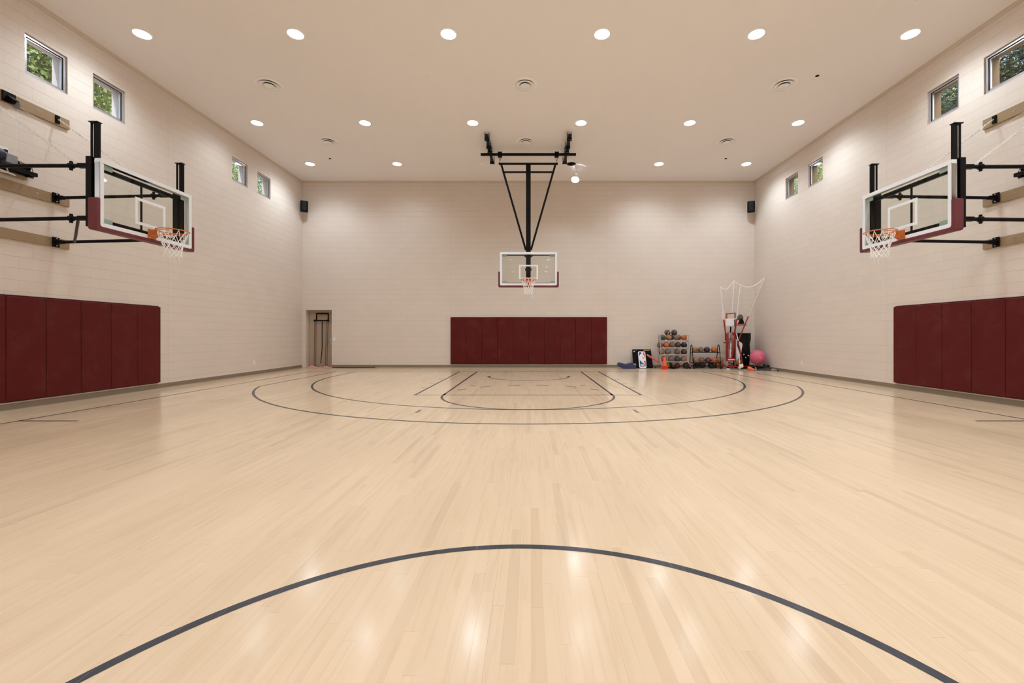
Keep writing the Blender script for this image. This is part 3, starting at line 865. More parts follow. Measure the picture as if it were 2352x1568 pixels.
# ceiling-hung hoop
hz = H
t = thing('ceiling_hung_hoop', 'glass backboard and hoop hung from the ceiling on a black mast', 'basketball hoop', (CX, 544, hz))
zbc = 112.6
board_parts(t, lambda u, z, d: Vector((CX + 0.2 + u, 544 + d, z)), zbc)
for sx in (-1, 1):
    x = CX + sx*48.2
    mb = MB().box((x - 1.6, 500, hz - 7.0), (x + 1.6, 579, hz - 3.6))
    b = part('ceiling_beam', mb, 'black', t, bevel=0.15)
    for yy in (504, 508, 526, 530, 541, 545, 573, 577):
        part('beam_clamp', MB().box((x - 2.9, yy - 0.7, hz - 8.0), (x + 2.9, yy + 0.7, hz - 7.0)).tube([(x - 2.4, yy, hz - 8.8), (x - 2.4, yy, hz)], 0.3, 6)
             .tube([(x + 2.4, yy, hz - 8.8), (x + 2.4, yy, hz)], 0.3, 6), 'black', b)
    xx = CX + sx*35.5
    hg = part('hanger', MB().box((xx - 2.6, 537, hz - 13.4), (xx + 2.6, 543.2, hz - 8.4)), 'blackmatte', t, bevel=0.2)
    part('u_bolt', MB().tube([(xx - 2.2, 537, hz - 8.2), (xx - 2.2, 543, hz - 8.2)], 0.3, 6).tube([(xx + 2.2, 537, hz - 8.2), (xx + 2.2, 543, hz - 8.2)], 0.3, 6)
         .tube([(xx - 1.5, 540, hz - 13.4), (xx - 0.6, 540, hz - 17.8), (xx, 540, hz - 18.4)], 0.28, 6).tube([(xx + 1.5, 540, hz - 13.4), (xx + 0.6, 540, hz - 17.8), (xx, 540, hz - 18.4)], 0.28, 6)
         .tube([(xx - 2.4, 540, hz - 15), (xx + 2.4, 540, hz - 15)], 0.25, 6).tube([(xx, 540, hz - 18.2), (xx, 540, hz - 22)], 0.3, 6), 'black', hg)
part('header_pipe', MB().tube([(CX - 59.5, 540, hz - 10.8), (CX + 59.5, 540, hz - 10.8)], 1.75, 16), 'black', t, smooth='auto')
ty = 540
part('swivel_pipe', MB().tube([(CX - 37, ty, 264.2), (CX + 37, ty, 264.2)], 1.35, 14), 'black', t, smooth='auto')
part('mast', MB().box((CX - 3, 541, 116), (CX + 3, 547 + 0.6, 264.2)) if False else MB().bar((CX, 551, 114), (CX, 543, 264), 6.0, 4.0, up=(0, 1, 0)), 'black', t, bevel=0.5, seg=3)
for sx in (-1, 1):
    part('mast_brace', MB().bar((CX + sx*34, 541, 264), (CX + sx*3.2, 549.5, 158), 2.5, 2.0, up=(0, 1, 0)), 'black', t, bevel=0.2)
part('spreader_bar', MB().bar((CX - 32.5, 541, 254), (CX + 32.5, 541, 254), 1.8, 2.0), 'black', t, bevel=0.2)
part('upper_cross_bar', MB().bar((CX - 33, 548.0, zbc + 38.6), (CX + 33, 548.0, zbc + 38.6), 1.2, 1.0), 'black', t)
part('lower_cross_bar', MB().bar((CX - 33, 548.0, zbc + 3.1), (CX + 33, 548.0, zbc + 3.1), 1.2, 1.0), 'black', t)
part('mast_gusset', MB().prism([(-6.5, zbc + 38.2), (6.5, zbc + 38.2), (3, zbc + 35.8), (-3, zbc + 35.8)], lambda u, z, d: (CX + u, d, z), 547.6, 548.4), 'black', t)
part('board_mount', MB().box((CX - 4, 546.4, zbc + 19), (CX + 4, 548.5, zbc + 22)).box((CX - 3, 545.2, zbc), (CX + 3, 549, zbc + 7)), 'black', t, bevel=0.2)

# ------------------------------------------------------------------ ceiling fittings
def make_light(bright):
    t = thing('recessed_ceiling_light', 'x', 'ceiling light', (0, 0, 0))
    part('trim_ring', MB().lathe([(5.7, -0.02), (7.1, -0.02), (7.1, -0.18), (6.3, -0.42), (5.7, -0.42)], seg=36, close=True), 'diffuser', t, local=True, smooth='auto')
    part('lens', MB().lathe([(0.001, -0.85), (2.0, -0.8), (3.8, -0.66), (5.0, -0.5), (5.72, -0.3), (5.72, -0.05)], seg=24, close=False), 'lamp_bright' if bright else 'lamp_dim', t, local=True)
    return t
LB, LD = make_light(True), make_light(False)
used = set()
def put_light(x, y, bright, label, group):
    src = LB if bright else LD
    o = src if src.name not in used else copy_tree(src); used.add(src.name)
    o.location = (x*S, y*S, H*S); tag(o, label, 'ceiling light', group)
LX = [-305, -184.6, -64.6, 56, 177.2, 298]
rows = [(339, 'front', [1, 0, 1, 1, 1, 1]), (481.3, 'middle', [0, 0, 1, 0, 0, 1]), (597, 'back', [1, 0, None, None, 1, 1])]
pos = ['leftmost', 'second from the left', 'third from the left', 'third from the right', 'second from the right', 'rightmost']
for y, rn, br in rows:
    for i, b in enumerate(br):
        if b is None: continue
        put_light(LX[i], y, b, '%s round recessed ceiling light in the row %s' % (pos[i], {'front': 'nearest the camera', 'middle': 'halfway to the far wall', 'back': 'nearest the far wall'}[rn]), 'round recessed ceiling lights')
for y in (186, 32.5, -121, -274, -416, -532):
    for i in range(6):
        put_light(LX[i], y, i > 2, 'round recessed ceiling light overhead or behind the camera, %s row back, %s' % (ordinal((186, 32.5, -121, -274, -416, -532).index(y)), pos[i]), 'round recessed ceiling lights behind the camera')
# unlit can and open can with a dangling lamp
t = thing('unlit_ceiling_light', 'unlit recessed ceiling light left of the ceiling hoop frame', 'ceiling light', (LX[2], 597, H))
part('trim_ring', MB().lathe([(5.0, -0.02), (6.8, -0.02), (6.8, -0.18), (6.0, -0.5), (5.0, -0.4)], seg=36, close=True), 'diffuser', t, local=True, smooth='auto')
part('reflector', MB().lathe([(0.01, -0.08), (3.0, -0.12), (5.1, -0.3)], seg=36), 'diffuser', t, local=True, smooth=True)
part('bulb', MB().sphere((0, 0, -0.6), 1.4, 14, 8), 'plate', t, local=True, smooth=True)
t = thing('open_ceiling_can', 'open dark ceiling can with its trim hanging loose', 'ceiling light', (LX[3], 597, H))
part('trim_ring', MB().lathe([(5.2, -0.02), (6.4, -0.02), (6.4, -0.2), (5.2, -0.5)], seg=36, close=True), 'gasket', t, local=True)
part('can_interior', MB().lathe([(0.01, -0.06), (5.3, -0.06)], seg=36), 'dark', t, local=True)
part('spring_clip', MB().bar((-9.5, -0.6, -0.5), (-6, 0, -0.5), 1.0, 0.3), 'plate', t, local=True)
hp = P(1321, 413, 596)
t = thing('dangling_lamp', 'lit cone lamp dangling on a wire below the open can', 'lamp', tuple(hp))
tilt = Matrix.Rotation(R(-24), 3, 'X') @ Matrix.Rotation(R(10), 3, 'Y')
part('reflector_cone', MB().lathe([(1.4, 9.5), (1.6, 8.0), (3.2, 5.0), (5.4, 0.6), (5.7, 0), (5.3, 0.4), (3.0, 4.8), (1.3, 8.0)], seg=32, mat=tilt), 'diffuser', t, local=True, smooth=True)
part('lens', MB().lathe([(0.01, 1.0), (4.9, 1.0)], seg=32, mat=tilt), 'lamp_bright', t, local=True)
top = tilt @ Vector((0, 0, 9.5)); can = Vector((LX[3] + 5.5, 597, H)) - hp
part('socket', MB().lathe([(0.01, 12.2), (1.0, 12.0), (1.4, 11.0), (1.0, 9.4), (0.01, 9.4)], seg=16, mat=tilt), 'grey', t, local=True, smooth=True)
part('wire', MB().tube([tilt @ Vector((0, 0, 12)), (can + top)/2 + Vector((0.6, 0, 0)), can], 0.14, 6), 'grey', t, local=True)

def make_vent():
    t = thing('round_ceiling_vent', 'x', 'ceiling vent', (0, 0, 0))
    part('outer_ring', MB().lathe([(9.9, -0.05), (11.9, -0.05), (11.9, -0.3), (10.6, -0.8), (9.4, -0.9), (7.8, -0.35), (7.8, -0.25), (9.3, -0.7)], seg=40, close=True), 'diffuser', t, local=True, smooth='auto')
    part('dark_throat', MB().lathe([(0.01, -0.06), (9.8, -0.06)], seg=40), 'dark', t, local=True)
    part('middle_cone', MB().lathe([(4.6, -0.6), (6.8, -1.0), (8.8, -1.6), (8.8, -1.8), (6.7, -1.3), (4.6, -0.9)], seg=40, close=True), 'diffuser', t, local=True, smooth=True)
    part('inner_cone', MB().lathe([(0.01, -1.2), (2.6, -1.3), (5.0, -1.9), (5.0, -2.1), (3.6, -1.9), (2.6, -2.3), (0.01, -2.4)], seg=40), 'diffuser', t, local=True, smooth=True)
    part('hub_stem', MB().tube([(0, 0, -0.05), (0, 0, -1.3)], 0.8, 12).bar((-7, 0, -0.7), (7, 0, -0.7), 0.4, 0.4), 'grey', t, local=True)
    return t
V0 = make_vent(); v_first = True
for (x, y, lab) in ((-246.5, 407, 'left ceiling vent in the nearer row'), (-5.3, 407, 'middle ceiling vent in the nearer row'), (238.7, 407, 'right ceiling vent in the nearer row'),
                    (-247, 527, 'left ceiling vent in the farther row'), (-5.8, 527, 'middle ceiling vent just ahead of the hoop frame'), (239, 527, 'right ceiling vent in the farther row')):
    o = V0 if v_first else copy_tree(V0); v_first = False
    o.location = (x*S, y*S, H*S); tag(o, 'white round ' + lab, 'ceiling vent', 'round ceiling air vents')

def make_sprinkler():
    t = thing('sprinkler_cover', 'x', 'sprinkler', (0, 0, 0))
    part('cover_plate', MB().lathe([(0.01, -0.5), (1.6, -0.45), (1.75, -0.2), (1.75, -0.02), (0.01, -0.02)], seg=20), 'plate', t, local=True, smooth=True)
    part('flange', MB().lathe([(1.9, -0.02), (2.2, -0.02), (2.2, -0.12), (1.9, -0.12)], seg=20, close=True), 'diffuser', t, local=True)
    return t
S0 = make_sprinkler(); s_first = True
def ceil_pt(px, py):
    Y = F_PX*(H - CAMZ)/(VY - py); return ((px - VX)*Y/F_PX, Y)
for px, py, lab in ((541, 172, 'left of the front left vent'), (981, 176, 'left of the front middle vent'), (1429, 176, 'right of the front middle vent'),
                    (1059, 365, 'above the unlit ceiling light'), (1367, 365, 'right of the hoop frame'), (2105, 3, 'at the top right edge')):
    x, y = ceil_pt(px, py)
    o = S0 if s_first else copy_tree(S0); s_first = False
    o.location = (x*S, y*S, H*S); tag(o, 'small white ceiling sprinkler cover ' + lab, 'sprinkler', 'white sprinkler covers')
for px, py, lab in ((1877, 174, 'right of the front right vent'), (758, 364, 'below the rear left vent'), (1667, 364, 'below the rear right vent')):
    x, y = ceil_pt(px, py)
    o = single('sprinkler_opening', MB().lathe([(0.01, -0.06), (1.2, -0.06), (1.4, -0.25), (1.6, -0.25), (1.6, -0.02)], (x, y, H), 20), 'dark', 'small dark uncovered sprinkler hole ' + lab, 'sprinkler', (x, y, H), 'uncovered sprinkler holes', smooth=True)

# ------------------------------------------------------------------ speakers, switches, outlets
def speaker(px, py, rz, label):
    c = P(px, py, 652); c.y = 652
    t = thing('wall_speaker', label, 'speaker', tuple(c))
    rot = Matrix.Rotation(rz, 3, 'Z')
    o = rounded([(-5.0, 4), (-5.2, -2.5), (-3.6, -4.4), (3.6, -4.4), (5.2, -2.5), (5.0, 4)], 1.4)
    part('cabinet', MB().prism(o, lambda u, v, d: rot @ Vector((u, v, d)), -7.8, 7.8), 'blackmatte', t, local=True, bevel=0.5, seg=3)
    part('grille', MB().prism(rounded([(-4.2, -3.9), (-3.3, -4.7), (3.3, -4.7), (4.2, -3.9)], 0.4), lambda u, v, d: rot @ Vector((u, v, d)), -7.2, 7.2), 'black', t, local=True, bevel=0.2)
    part('badge', MB().sphere(tuple(rot @ Vector((0.3, -4.75, -3.6))), 0.38, 8, 6), 'chrome', t, local=True, smooth=True)
    part('bracket', MB().bar(tuple(rot @ Vector((0, 3, 0))), tuple(rot @ Vector((0, 8, 0))), 3, 4), 'black', t, local=True)
speaker(698.6, 474, R(28), 'black speaker high in the far left corner')
speaker(1725.2, 475, R(-28), 'black speaker high in the far right corner')

def plate(x, y, z, nx, ny, w, h, name, label, cat, rocker=True):
    t = thing(name, label, cat, (x, y, z))
    if nx: a, b = sorted((x, x + nx*0.35)); part('cover_plate', MB().box((a, y - w/2, z - h/2), (b, y + w/2, z + h/2)), 'plate', t, bevel=0.08)
    else: part('cover_plate', MB().box((x - w/2, y - 0.35, z - h/2), (x + w/2, y, z + h/2)), 'plate', t, bevel=0.08)
    if nx:
        a, b = sorted((x + nx*0.35, x + nx*0.5))
        for dz in (-1, 1): part('socket', MB().box((a, y - 0.7, z + dz*1.0 - 0.6), (b, y + 0.7, z + dz*1.0 + 0.6)), 'cream', t, bevel=0.05)
    else: part('rocker', MB().box((x - 0.7, y - 0.6, z - 1.4), (x + 0.7, y - 0.35, z + 1.4)), 'white', t, bevel=0.05)
plate((768 - VX)*YF/F_PX, YF, 50.8 - 10.3*YF/F_PX, 0, -1, 3.0, 5.0, 'light_switch', 'white light switch on the far wall right of the door', 'light switch')
yl = 351*F_PX/(VX - 583.3); plate(XL, yl, 50.8 - 64*yl/F_PX, 1, 0, 3.2, 5.0, 'wall_outlet', 'white outlet low on the left wall near the door', 'outlet')
yr_ = 344*F_PX/(1841.5 - VX); plate(XR, yr_, 50.8 - 65*yr_/F_PX, -1, 0, 3.2, 5.0, 'wall_outlet', 'white outlet low on the right wall near the pink ball', 'outlet')

# ------------------------------------------------------------------ door corner: folded goal frame, cloth, rod
yd = YF + 3.5
t = thing('folded_frame', 'black folded frame with hanging cords standing in the door recess', 'folded frame', ((738 - VX)*yd/F_PX, yd, 0))
def D(px, py, dy=0): return P(px, py, yd + dy)
part('top_bracket', MB().tube([D(727, 735), D(727, 720), D(754, 720), D(754, 735)], 1.15, 8), 'blackmatte', t, smooth='auto')
part('upper_bar', MB().tube([D(721, 736), D(756, 736)], 0.8, 8).sphere(D(723, 736), 1.7, 10, 6).sphere(D(753, 736), 1.7, 10, 6), 'blackmatte', t, smooth='auto')
part('centre_pole', MB().tube([D(740, 737), D(739.8, 800), Vector(D(737, 834)) + Vector((0, -0.5, 0))], 0.6, 8), 'blackmatte', t, smooth='auto')
for px0, px1 in ((723, 721.3), (726, 725.5), (750, 747), (753.5, 751)):
    part('side_rod', MB().tube([D(px0, 738), Vector((D(px1, 834).x, yd, 1.5))], 0.42, 8), pm('brown_cord_%d' % px0, (84, 66, 52), 0.6), t, smooth='auto')
bb = MB()
for px0 in (721, 749.5): bb.sphere((D(px0, 834).x, yd, 1.6), 1.9, 10, 6, (1.3, 0.8, 0.8))
bb.tube([(D(720, 834).x, yd, 0.9), (D(752, 834).x, yd, 0.9)], 0.7, 8)
part('foot_bar', bb, 'blackmatte', t, smooth='auto')
cl = MB(); nx_, ny_ = 36, 12
vs = []
x0c, x1c = (704.5 - VX)*658/F_PX, (760 - VX)*658/F_PX
for j in range(ny_ + 1):
    for i in range(nx_ + 1):
        u, v = i/nx_, j/ny_
        e = min(1, 6*min(u, 1-u, v, 1-v) + 0.05)
        z = 0.15 + e*(1.6 + 1.3*math.sin(u*17 + v*3) * math.sin(v*6 + u*4) + 0.9*math.sin(u*9))
        vs.append((x0c + (x1c - x0c)*u + 0.6*math.sin(v*9), 652 + 13*v + 1.2*math.sin(u*11), max(0.15, z)))
fs = [(j*(nx_+1)+i, j*(nx_+1)+i+1, (j+1)*(nx_+1)+i+1, (j+1)*(nx_+1)+i) for j in range(ny_) for i in range(nx_)]
cl.add(vs, fs)
single('striped_cloth', cl, 'cloth', 'crumpled pink striped cloth on the floor at the door', 'cloth', ((x0c+x1c)/2, 658, 0), smooth=True)
single('thin_rod', MB().tube([((764 - VX)*659/F_PX, 659, 0.5), ((812 - VX)*658/F_PX, 657.5, 0.5), ((862 - VX)*660/F_PX, 660, 0.5)], 0.45, 8), 'blackmatte',
       'thin black rod on the floor along the far baseboard', 'rod', ((812 - VX)*658/F_PX, 658, 0), smooth='auto')

# ------------------------------------------------------------------ equipment in the far right corner
# navy curved foam shield
def up_(px, Y): return (px - VX)*Y/F_PX
cs = MB(); x0, x1 = up_(1418.5, 646), up_(1460, 646)
so = [(216, 1172), (226, 1125), (238, 1088), (300, 1088), (360, 1108), (420, 1130), (480, 1118), (540, 1098), (600, 1096), (690, 1105), (703, 1135), (692, 1242), (660, 1249), (360, 1247), (300, 1218), (250, 1192)]
so = [(up_(1400 + a/11.76, 646), max(0.1, (1250 - b)/11.76*0.651)) for a, b in so]
cs.prism(rounded(so, 0.8, 3), lambda u, v, d: (u, d, v), 640, 652)
cb = thing('curved_foam_shield', 'navy curved foam pad on the floor left of the logo board', 'foam pad', ((x0+x1)/2, 646, 0))
part('pad_body', cs, 'blue', cb, bevel=0.5, seg=3)
part('white_label', MB().prism([(x1 - 4.2, 5.9), (x1 - 0.9, 7.0), (x1 - 0.9, 7.5), (x1 - 4.2, 6.5)], lambda u, v, d: (u, d, v), 639.7, 640.05), 'white', cb)
# black board leaning on the wall
lean = lambda u, v, d: Vector((u, 651.5 + v*0.34 + d, v))
bx0, bx1 = up_(1455.3, 653), up_(1499, 653)
t = thing('black_pad_board', 'large black padded board leaning on the wall behind the logo plaque', 'board', ((bx0+bx1)/2, 655, 0))
part('pad_body', MB().prism(rounded([(bx0, 0.2), (bx1 + 0.5, 0.2), (bx1 - 0.5, 28.2), (bx0 + 0.2, 28.2)], 1.6), lean, 0, 2.6), 'blackmatte', t, bevel=0.3)
part('gold_lettering_strip', MB().prism([(bx1 - 12, 26.2), (bx1 - 2.5, 26.2), (bx1 - 2.5, 27.3), (bx1 - 12, 27.3)], lean, -0.06, 0), 'gold', t)
part('gold_lettering_strip', MB().prism([(bx0 + 1.5, 26.2), (bx0 + 6.5, 26.2), (bx0 + 6.5, 27.3), (bx0 + 1.5, 27.3)], lean, -0.06, 0), pm('dull_gold', (86, 74, 52), 0.6), t)
part('white_tag', MB().prism([(bx0 + 1.4, 24.4), (bx0 + 3.6, 24.4), (bx0 + 3.6, 25.4), (bx0 + 1.4, 25.4)], lean, -0.06, 0), 'white', t)
# logo plaque
lx0 = up_(1468.2, 648); LW, LH = 11.0, 23.6
def logo_xy(cx, cy):
    v = (cy - 340)/1020.0; u = (cx - 505 - (cy - 340)*0.04)/460.0
    return (lx0 + u*LW + v*0.4, 1.4 + (1 - v)*LH)
ll = lambda u, v, d: Vector((u, 648.2 + v*0.30 + d, v))
t = thing('logo_plaque', 'white plaque with a red and blue player logo leaning on the black board', 'sign', (lx0 + LW/2, 649, 0))
part('plaque_body', MB().prism(rounded([(lx0 + 0.3, 0.5), (lx0 + LW + 0.3, 0.5), (lx0 + LW, 25.2), (lx0, 25.2)], 2.6, 6), ll, 0, 0.8), 'white', t)
def patch(pts, m, label):
    mb = MB(); pp = [logo_xy(*p) for p in pts]
    mb.prism(pp, ll, -0.08, 0.02); part('logo_field', mb, m, t, label=label)
patch([(556,410),(600,385),(715,380),(700,430),(712,470),(725,500),(650,512),(605,550),(575,610),(556,680),(548,600)], 'logo_blue', 'blue logo field beside the head')
patch([(585,870),(640,940),(700,1010),(770,1065),(840,1110),(870,1180),(885,1300),(650,1310),(608,1280),(590,1220)], 'logo_blue', 'blue logo field with the lettering')
patch([(822,382),(880,385),(915,420),(925,520),(935,700),(938,800),(915,780),(890,680),(860,590),(830,540),(788,512),(835,440)], 'logo_red', 'red logo field at upper right')
patch([(768,655),(795,650),(820,700),(852,775),(825,822),(800,800),(785,730)], 'logo_red', 'small red gap between arm and body')
patch([(835,925),(880,945),(948,925),(965,1080),(978,1240),(960,1292),(930,1292),(905,1170),(870,1030)], 'logo_red', 'red logo field at lower right')
fc = bpy.data.curves.new('lettering', 'FONT'); fc.body = 'NBA'; fc.size = 4.9*S; fc.extrude = 0.03*S; fc.offset = 0.003
fo = bpy.data.objects.new('lettering', fc); C.objects.link(fo); fo.parent = t
tx, tz = logo_xy(628, 1272)
fo.location = (Vector(ll(tx, tz, -0.14)) - Vector(ORG[t.name])) * S
fo.rotation_euler = (R(90) - math.atan(0.30), 0, 0); fo.scale = (0.52, 1.0, 1.0)
fc.materials.append(M['white'])
bpy.context.view_layer.update()
lm = bpy.data.meshes.new_from_object(fo.evaluated_get(bpy.context.evaluated_depsgraph_get()))
lo = bpy.data.objects.new('lettering', lm); C.objects.link(lo); lo.parent = t
lo.location, lo.rotation_euler, lo.scale = fo.location, fo.rotation_euler, fo.scale
lm.materials.clear(); lm.materials.append(M['white'])
bpy.data.objects.remove(fo)
# foam bat leaning against the rack
b0, b1 = P(1485.8, 814.5, 646), P(1513.6, 831.6, 643.5)
t = thing('foam_bat', 'red orange foam bat with grey tip slanting against the chrome rack', 'bat', tuple(b1))
q = b0.lerp(b1, 0.16)
part('bat_body', MB().tube([q, b1], 1.5, 14, r2=1.1), 'bat', t, smooth='auto')
part('tip', MB().tube([b0, q], 1.25, 14, r2=1.5), 'grey', t, smooth='auto')

# chrome rack
RY0, RY1 = 641.5, 646.7
rx0, rx1 = 192.4, 233.6
t = thing('chrome_ball_rack', 'tall chrome wheeled rack loaded with basketballs', 'ball rack', ((rx0+rx1)/2, 645, 0))
SH = [42.0, 31.3, 20.9, 10.3]
for x in (rx0, rx1):
    for y in (639.1, 649.3):
        part('upright_post', MB().tube([(x, y, 8.0), (x, y, 50)], 0.55, 10), 'chrome', t, smooth='auto')
    for z in (49.6,):
        part('end_bar', MB().tube([(x, 639.1, z), (x, 649.3, z)], 0.5, 8), 'chrome', t, smooth='auto')
for z in SH:
    part('shelf_rail', MB().tube([(rx0, RY0 - 0.6, z), (rx1, RY0 - 0.6, z)], 0.6, 10), 'chrome', t, smooth='auto')
    part('shelf_rail', MB().tube([(rx0, RY1 + 0.6, z), (rx1, RY1 + 0.6, z)], 0.6, 10), 'chrome', t, smooth='auto')
    part('shelf_end_bar', MB().tube([(rx0, 639.1, z - 1.1), (rx0, 649.3, z - 1.1)], 0.5, 8).tube([(rx1, 639.1, z - 1.1), (rx1, 649.3, z - 1.1)], 0.5, 8), 'chrome', t, smooth='auto')
for x, y, dx in ((rx0, 639.1, 1), (rx0, 649.3, -3.0), (rx1, 639.1, 1.6), (rx1, 649.3, 1.2)):
    lg = part('caster_leg', MB().tube([(x, y, 9.5), (x + dx*1.2, y, 7.5), (x + dx*1.6, y, 2.6)], 0.5, 8), 'chrome', t, smooth='auto')
    part('caster_wheel', MB().lathe([(0, -0.5), (1.4, -0.5), (1.5, 0), (1.4, 0.5), (0, 0.5)], (x + dx*1.6, y, 1.5), 16, Matrix.Rotation(R(90), 3, 'Y')), 'gasket', lg, smooth='auto')
# black rack
kx0, kx1 = 240.5, 281.0
t = thing('black_ball_rack', 'low black two-tier rack with arched ends holding basketballs', 'ball rack', ((kx0+kx1)/2, 646, 0))
for x in (kx0, kx1):
    pts = [(x, 638, 1.2)]
    for i in range(9):
        a = math.pi*i/8; pts.append((x, 646.2 - 2.6*math.cos(a), 32.6 + 2.6*math.sin(a)))
    pts.append((x, 655, 1.2))
    part('arched_end', MB().tube(pts, 0.55, 8), 'blackmatte', t, smooth='auto')
    part('end_cross_bar', MB().tube([(x, 640.2, 24.2), (x, 650.5, 24.2)], 0.4, 8).tube([(x, 638.8, 8.6), (x, 653.8, 8.6)], 0.4, 8).tube([(x, 648, 24.2), (x, 648, 8.6)], 0.3, 6), 'blackmatte', t, smooth='auto')
    for y in (638, 655): part('foot_wheel', MB().sphere((x, y, 1.2), 1.15, 12, 8), 'gasket', t, smooth=True)
for z, ya, yb in ((24.2, 642.5, 648.9), (8.6, 641.5, 647.9)):
    for y in (ya, yb): part('shelf_rail', MB().tube([(kx0, y, z), (kx1, y, z)], 0.5, 8), 'blackmatte', t, smooth='auto')

# basketballs
BM = {
 'orange': ball_mat('ball_orange', (186, 98, 46)), 'tan': ball_mat('ball_tan', (158, 112, 78)), 'brown': ball_mat('ball_brown', (120, 90, 74)),
 'dark brown': ball_mat('ball_dark_brown', (78, 62, 54)), 'maroon': ball_mat('ball_maroon', (92, 46, 54)), 'dark maroon': ball_mat('ball_dark_maroon', (58, 30, 38)),
 'black': ball_mat('ball_black', (30, 32, 40)), 'navy': ball_mat('ball_navy', (52, 62, 78)), 'mottled': ball_mat('ball_mottled', (88, 84, 70), (44, 44, 46), 'mottle'),
 'striped': ball_mat('ball_striped', (34, 28, 28), (186, 140, 116), 'panel'), 'yellow': ball_mat('ball_yellow', (164, 168, 60)), 'redblack': ball_mat('ball_redblack', (30, 24, 24), (176, 58, 42), 'panel'),
 'greybrown': ball_mat('ball_grey_brown', (124, 102, 88)),
}
ball_mesh = {}
def ball(x, y, z, col, label, group, r=4.43, nm='basketball'):
    if (col, r) not in ball_mesh:
        o = mesh_obj('basketball', MB().sphere((0, 0, 0), r, 32, 18), BM[col], smooth=True); ball_mesh[(col, r)] = o.data
    else:
        o = bpy.data.objects.new('basketball', ball_mesh[(col, r)]); C.objects.link(o)
    o.name = nm
    o.location = Vector((x, y, z))*S
    o.rotation_euler = (random.uniform(0, 6), random.uniform(0, 6), random.uniform(0, 6))
    return tag(o, label, 'ball', group)
YC = (RY0 + RY1)/2
def bxp(cx): return (1400 + cx/11.76 - VX)*YC/F_PX
dz = 3.93
G1 = 'basketballs on the chrome rack'
for cx, col, lab in ((1436, 'mottled', 'dark mottled camouflage basketball at the left end of the top shelf'), (1600, 'tan', 'tan basketball on the top shelf below the striped ball'),
                     (1805, 'greybrown', 'grey brown basketball on the top shelf below the dark brown ball'), (2010, 'orange', 'bright orange basketball at the right end of the top shelf')):
    ball(bxp(cx), YC, SH[0] + dz, col, lab, G1)
ball(bxp(1700), YC + 7.5, SH[0] + dz + 0.4, 'brown', 'brown basketball peeking out behind the two middle top balls', G1)
ball(bxp(1905), YC + 7.5, SH[0] + dz + 0.4, 'tan', 'pale tan basketball peeking out behind the right top balls', G1)
ball(bxp(1590), YC + 4.5, SH[0] + dz + 7.7, 'striped', 'black basketball with tan stripes, left of the two stacked on top', G1)
ball(bxp(1775), YC + 4.5, SH[0] + dz + 7.7, 'dark brown', 'dark brown basketball, right of the two stacked on top', G1)
for i, (cx, col) in enumerate(((1365, 'brown'), (1527, 'orange'), (1689, 'greybrown'), (1851, 'maroon'), (2013, 'black'))):
    ball(bxp(cx), YC, SH[1] + dz, col, '%s basketball on the second shelf of the chrome rack, %s' % ({'greybrown': 'grey brown'}.get(col, col), ['leftmost', 'second from left', 'third from left', 'second from right', 'rightmost'][i]), G1)
for i, (cx, col) in enumerate(((1408, 'tan'), (1572, 'greybrown'), (1825, 'brown'), (2010, 'dark maroon'))):
    ball(bxp(cx), YC, SH[2] + dz, col, '%s basketball on the third shelf of the chrome rack, %s' % ({'greybrown': 'grey brown'}.get(col, col), ['leftmost', 'second from left', 'second from right', 'rightmost'][i]), G1)
for i, (cx, col) in enumerate(((1465, 'orange'), (1660, 'greybrown'), (1830, 'navy'), (2000, 'tan'))):
    ball(bxp(cx), YC, SH[3] + dz, col, '%s basketball on the lowest shelf of the chrome rack, %s' % ({'greybrown': 'grey brown'}.get(col, col), ['leftmost', 'second from left', 'second from right', 'rightmost'][i]), G1)
G2 = 'balls on the floor under the racks'
ball(bxp(1575), 650, 4.45, 'yellow', 'yellow green ball on the floor behind the orange cone', G2)
ball(bxp(1700), 658, 4.45, 'dark brown', 'dark brown ball on the floor behind the deflated black ball', G2)
ball(bxp(1855), 648.5, 4.22, 'redblack', 'red and black ball on the floor under the chrome rack', G2, 4.2)
ball(bxp(2070), 645.5, 4.45, 'dark maroon', 'dark maroon ball on the floor at the right foot of the chrome rack', G2)
ball(bxp(2188), 654, 4.45, 'maroon', 'maroon ball on the floor between the two racks', G2)
single('deflated_ball', MB().sphere((bxp(1690), 640, 1.95), 4.6, 24, 12, (1.1, 0.9, 0.42), lambda v: 1 - 0.25*max(0, v.z)), 'blackmatte', 'deflated black ball on the floor right of the cone', 'ball', (bxp(1690), 643, 0), G2, smooth=True)
def kxp(cx, Y=645.5): return (1560 + cx/9.8 - VX)*Y/F_PX
G3 = 'basketballs on the black rack'
names = ['leftmost', 'second from left', 'second from right', 'rightmost']
for i, (cx, col) in enumerate(((348, 'tan'), (485, 'greybrown'), (625, 'dark maroon'), (782, 'orange'))):
    ball(kxp(cx), 645.7, 24.2 + 3.8, col, '%s basketball on the upper tier of the black rack, %s' % ({'greybrown': 'grey brown'}.get(col, col), names[i]), G3)
names = ['leftmost', 'second from left', 'middle one', 'second from right', 'rightmost']
for i, (cx, col) in enumerate(((362, 'tan'), (503, 'brown'), (645, 'maroon'), (783, 'orange'), (920, 'tan'))):
    ball(kxp(cx), 644.7, 8.6 + 3.8, col, '%s basketball on the lower tier of the black rack, %s' % (col, names[i]), G3)
